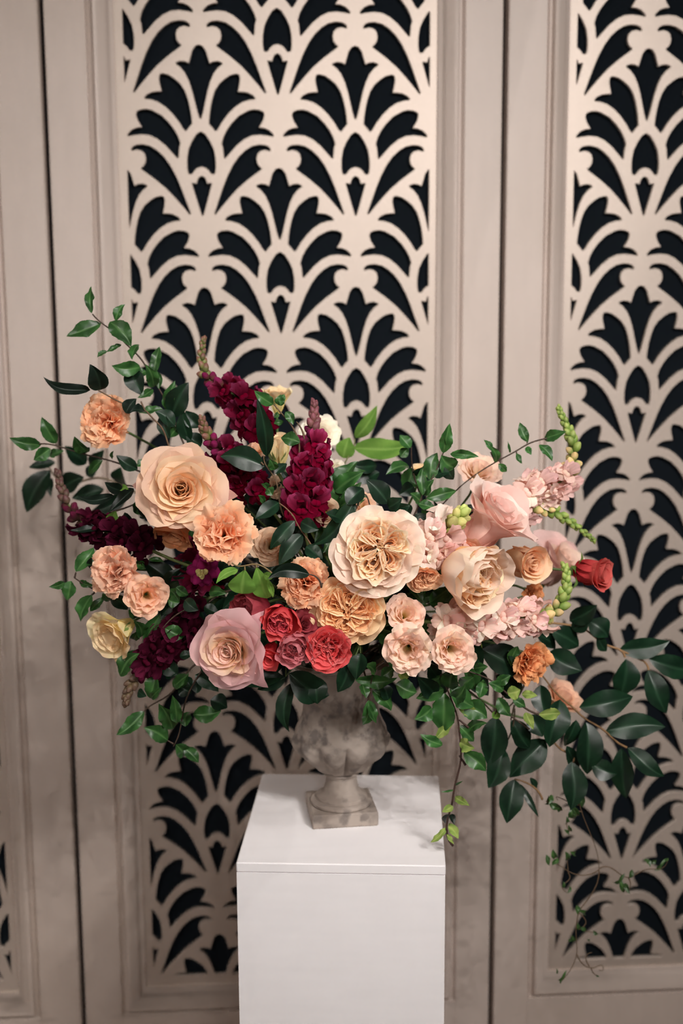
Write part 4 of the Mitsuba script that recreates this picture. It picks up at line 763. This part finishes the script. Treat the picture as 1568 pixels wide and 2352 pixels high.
branch('foliage_branch', 'fine twig with a long hanging dark leaf between the two upper dark snapdragons', 'B', -.59, ['690 630 750 700 820 790 850 850 860 1000', '620 985 640 1060 690 1130 720 1230 760 1400', '620 1050 600 1030', '845 750 875 790 900 870'],
 '''682 632 553 534 74 p; 738 640 738 560 58 p; 772 680 824 772 54 p; 722 690 690 722 30 p; 690 762 758 745 38 p; 640 992 574 588 104 c; 626 1058 318 990 156 c; 872 892 738 862 84 p; 700 1082 660 1008 62 p; 700 1110 780 1040 70 c; 640 1230 600 1180 46 p; 680 1260 640 1210 60 p; 620 1310 580 1258 44 p; 760 560 735 640 40 p''', 322, stalk=(92, 72, 52))
branch('camellia_sprig', 'dark glossy leaf over the largest garden rose, with others in shade behind it', 'F', -.64, ['470 80 420 -10 380 60 300 160', '60 340 100 500'],
 '''600 50 440 -120 140 c; 365 20 48 352 132 c; 600 80 700 10 100 c; 300 60 420 -60 130 c; 130 380 40 460 90 c; 640 140 760 60 100 c; 260 160 150 120 100 c''', 323)
branch('camellia_sprig', 'pointed dark leaves beside the dull cream lisianthus', 'E', -.635, ['1010 240 1080 360 1140 450 1180 570', '885 120 980 200 1010 240'],
 '''1072 364 888 608 134 c; 1012 258 818 482 114 c; 888 118 698 244 124 c; 1180 570 1290 640 90 c; 1100 460 1230 560 110 c; 1060 270 1200 330 110 c''', 324, stalk=(104, 76, 54))
branch('curled_leaf_twig', 'single black-green leaf lying across the salmon carnation', 'E', -.715, ['1128 680 1180 700 1220 780'],
 '''1128 680 800 716 108 b .16''', 325)
branch('lime_sprig', 'lime green heart-shaped leaves hanging above the red spray roses', 'E', -.69, ['520 590 620 612 700 600 790 635 860 700', '620 612 622 645', '710 600 712 625'],
 '''622 640 600 832 176 h; 712 618 796 868 150 h; 768 672 846 700 56 h; 566 640 396 752 64 l; 800 720 840 860 40 l''', 326, stalk=(110, 92, 60))
branch('pittosporum_branch', 'leaves in shade between the head-on dark snapdragon and the dusty pink rose', 'E', -.60, ['340 900 420 840 520 800', '-20 1100 80 1000 200 940'],
 '''340 822 482 832 72 p; -5 1102 155 1162 104 p; 60 1562 182 1464 82 p; -5 1470 105 1442 112 c; 20 880 110 900 80 p; 150 880 260 960 100 c; 300 930 420 980 90 c; 80 780 180 840 70 p; 110 1320 220 1300 70 c; 200 1560 140 1480 80 c''', 327)
# climbing vine with curled leaflets, hanging from the glossy branch
def vine():
    g = np.random.default_rng(330); key = thing('vine', 'wispy vine with tiny curled leaves hanging lowest in front of the second fretwork panel', 'vine'); Y = -.497
    for st in ('876 -170 890 -60 900 60 930 190 990 340 1035 540', '1035 545 1020 640 960 740 910 810 895 870 890 960 895 1070 860 1170 800 1250', '1035 545 940 580 850 560 780 515 740 500', '1035 540 1130 545 1220 595 1330 545 1420 540 1472 485',
               '840 565 835 620 810 640 830 690', '840 560 835 490', '895 1080 940 1150 1010 1165 1055 1152 1062 1180 1035 1180', '985 1165 1010 1210 1030 1222', '910 820 940 850 950 890 925 920 980 940 1015 950', '1220 595 1235 640 1210 690', '930 180 860 190 830 250 850 300', '900 110 800 95 765 85 775 105', '700 110 760 150', '975 1160 965 1080 990 1070'):
        q = [float(t) for t in st.split()]; C = curve([vp('K', q[i], q[i+1], Y) for i in range(0, len(q), 2)], 30); rr = metres(1.5, C[0])
        V, F = tube(C, rr, rr*.55, 5); add(key+'__stem', (V, F), 'mat_stem', smooth=True, color=np.tile(lin((84, 66, 48)), (len(V), 1)))
    for row in '''715 75 690 130 36;735 70 715 130 40;715 120 790 150 46;750 120 795 170 40;860 150 880 220 56;920 60 930 150 62;850 140 900 200 50;830 205 815 255 32;840 260 870 300 26;815 290 840 325 30;700 450 720 520 34;745 415 760 470 44;775 470 740 520 36;820 430 840 480 40;850 430 870 460 36;
        1200 570 1110 620 34;1245 545 1225 600 34;1170 600 1190 690 40;1200 630 1230 700 36;1320 480 1360 530 44;1350 500 1400 480 30;1385 550 1425 520 30;1475 470 1430 550 26;810 620 805 660 24;850 650 830 695 26;895 770 900 830 36;905 800 945 840 34;900 880 920 920 28;920 910 950 940 32;1000 930 1035 950 30;860 960 880 1000 34;960 985 972 1000 16;830 1180 770 1245 22;800 1225 790 1270 14;765 1170 775 1205 12;1020 1210 1040 1225 16;865 990 840 1000 20'''.split(';'):
        bx, by, tx, ty, w = map(float, row.split()); a = vp('K', bx, by, Y); b = vp('K', tx, ty, Y+g.uniform(-.012, .012))
        V, F, C = leaf_mesh(g, a, b, metres(w/2.76, a)/2, facing(g.uniform(-.5, .5), g.uniform(-.3, .6), 1), arch=g.uniform(.1, .35), twist=g.uniform(-1, 1), fold=.5, wave=.05, tones=((30, 54, 26), (54, 82, 40), (92, 116, 66)))
        add(key+'__leaf', (V, F), 'mat_leaf', smooth=True, color=C)
vine()
# the dark mass of greenery between the flowers
def filler():
    from shapely.geometry import Point
    g = np.random.default_rng(400)
    reg = Polygon([(350, 1090), (480, 1110), (560, 1050), (640, 1120), (800, 1080), (940, 1090), (1040, 1130), (1070, 1230), (1060, 1420), (1190, 1450), (1200, 1580), (1060, 1620), (900, 1580), (760, 1540), (600, 1560), (450, 1560), (350, 1520), (310, 1420), (300, 1300)])
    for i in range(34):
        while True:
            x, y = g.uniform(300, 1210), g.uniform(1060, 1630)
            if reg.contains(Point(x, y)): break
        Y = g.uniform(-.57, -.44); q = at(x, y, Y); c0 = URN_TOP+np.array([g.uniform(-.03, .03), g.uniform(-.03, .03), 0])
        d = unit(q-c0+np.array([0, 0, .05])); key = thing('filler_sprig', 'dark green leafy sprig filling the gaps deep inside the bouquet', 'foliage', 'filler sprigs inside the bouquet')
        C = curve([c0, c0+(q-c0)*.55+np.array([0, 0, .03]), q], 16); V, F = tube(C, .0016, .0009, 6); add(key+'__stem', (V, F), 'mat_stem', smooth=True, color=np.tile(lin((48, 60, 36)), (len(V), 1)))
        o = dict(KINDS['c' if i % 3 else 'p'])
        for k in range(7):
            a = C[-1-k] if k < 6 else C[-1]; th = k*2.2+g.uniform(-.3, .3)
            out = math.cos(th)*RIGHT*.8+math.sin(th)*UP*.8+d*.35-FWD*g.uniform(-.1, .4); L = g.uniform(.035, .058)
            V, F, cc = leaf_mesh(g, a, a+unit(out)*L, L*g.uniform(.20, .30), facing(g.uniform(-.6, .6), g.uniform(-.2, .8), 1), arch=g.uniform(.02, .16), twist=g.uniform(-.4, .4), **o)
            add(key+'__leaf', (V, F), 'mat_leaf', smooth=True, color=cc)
filler()
TABLE = mi.Float(np.concatenate(TINTS).astype(np.float32))
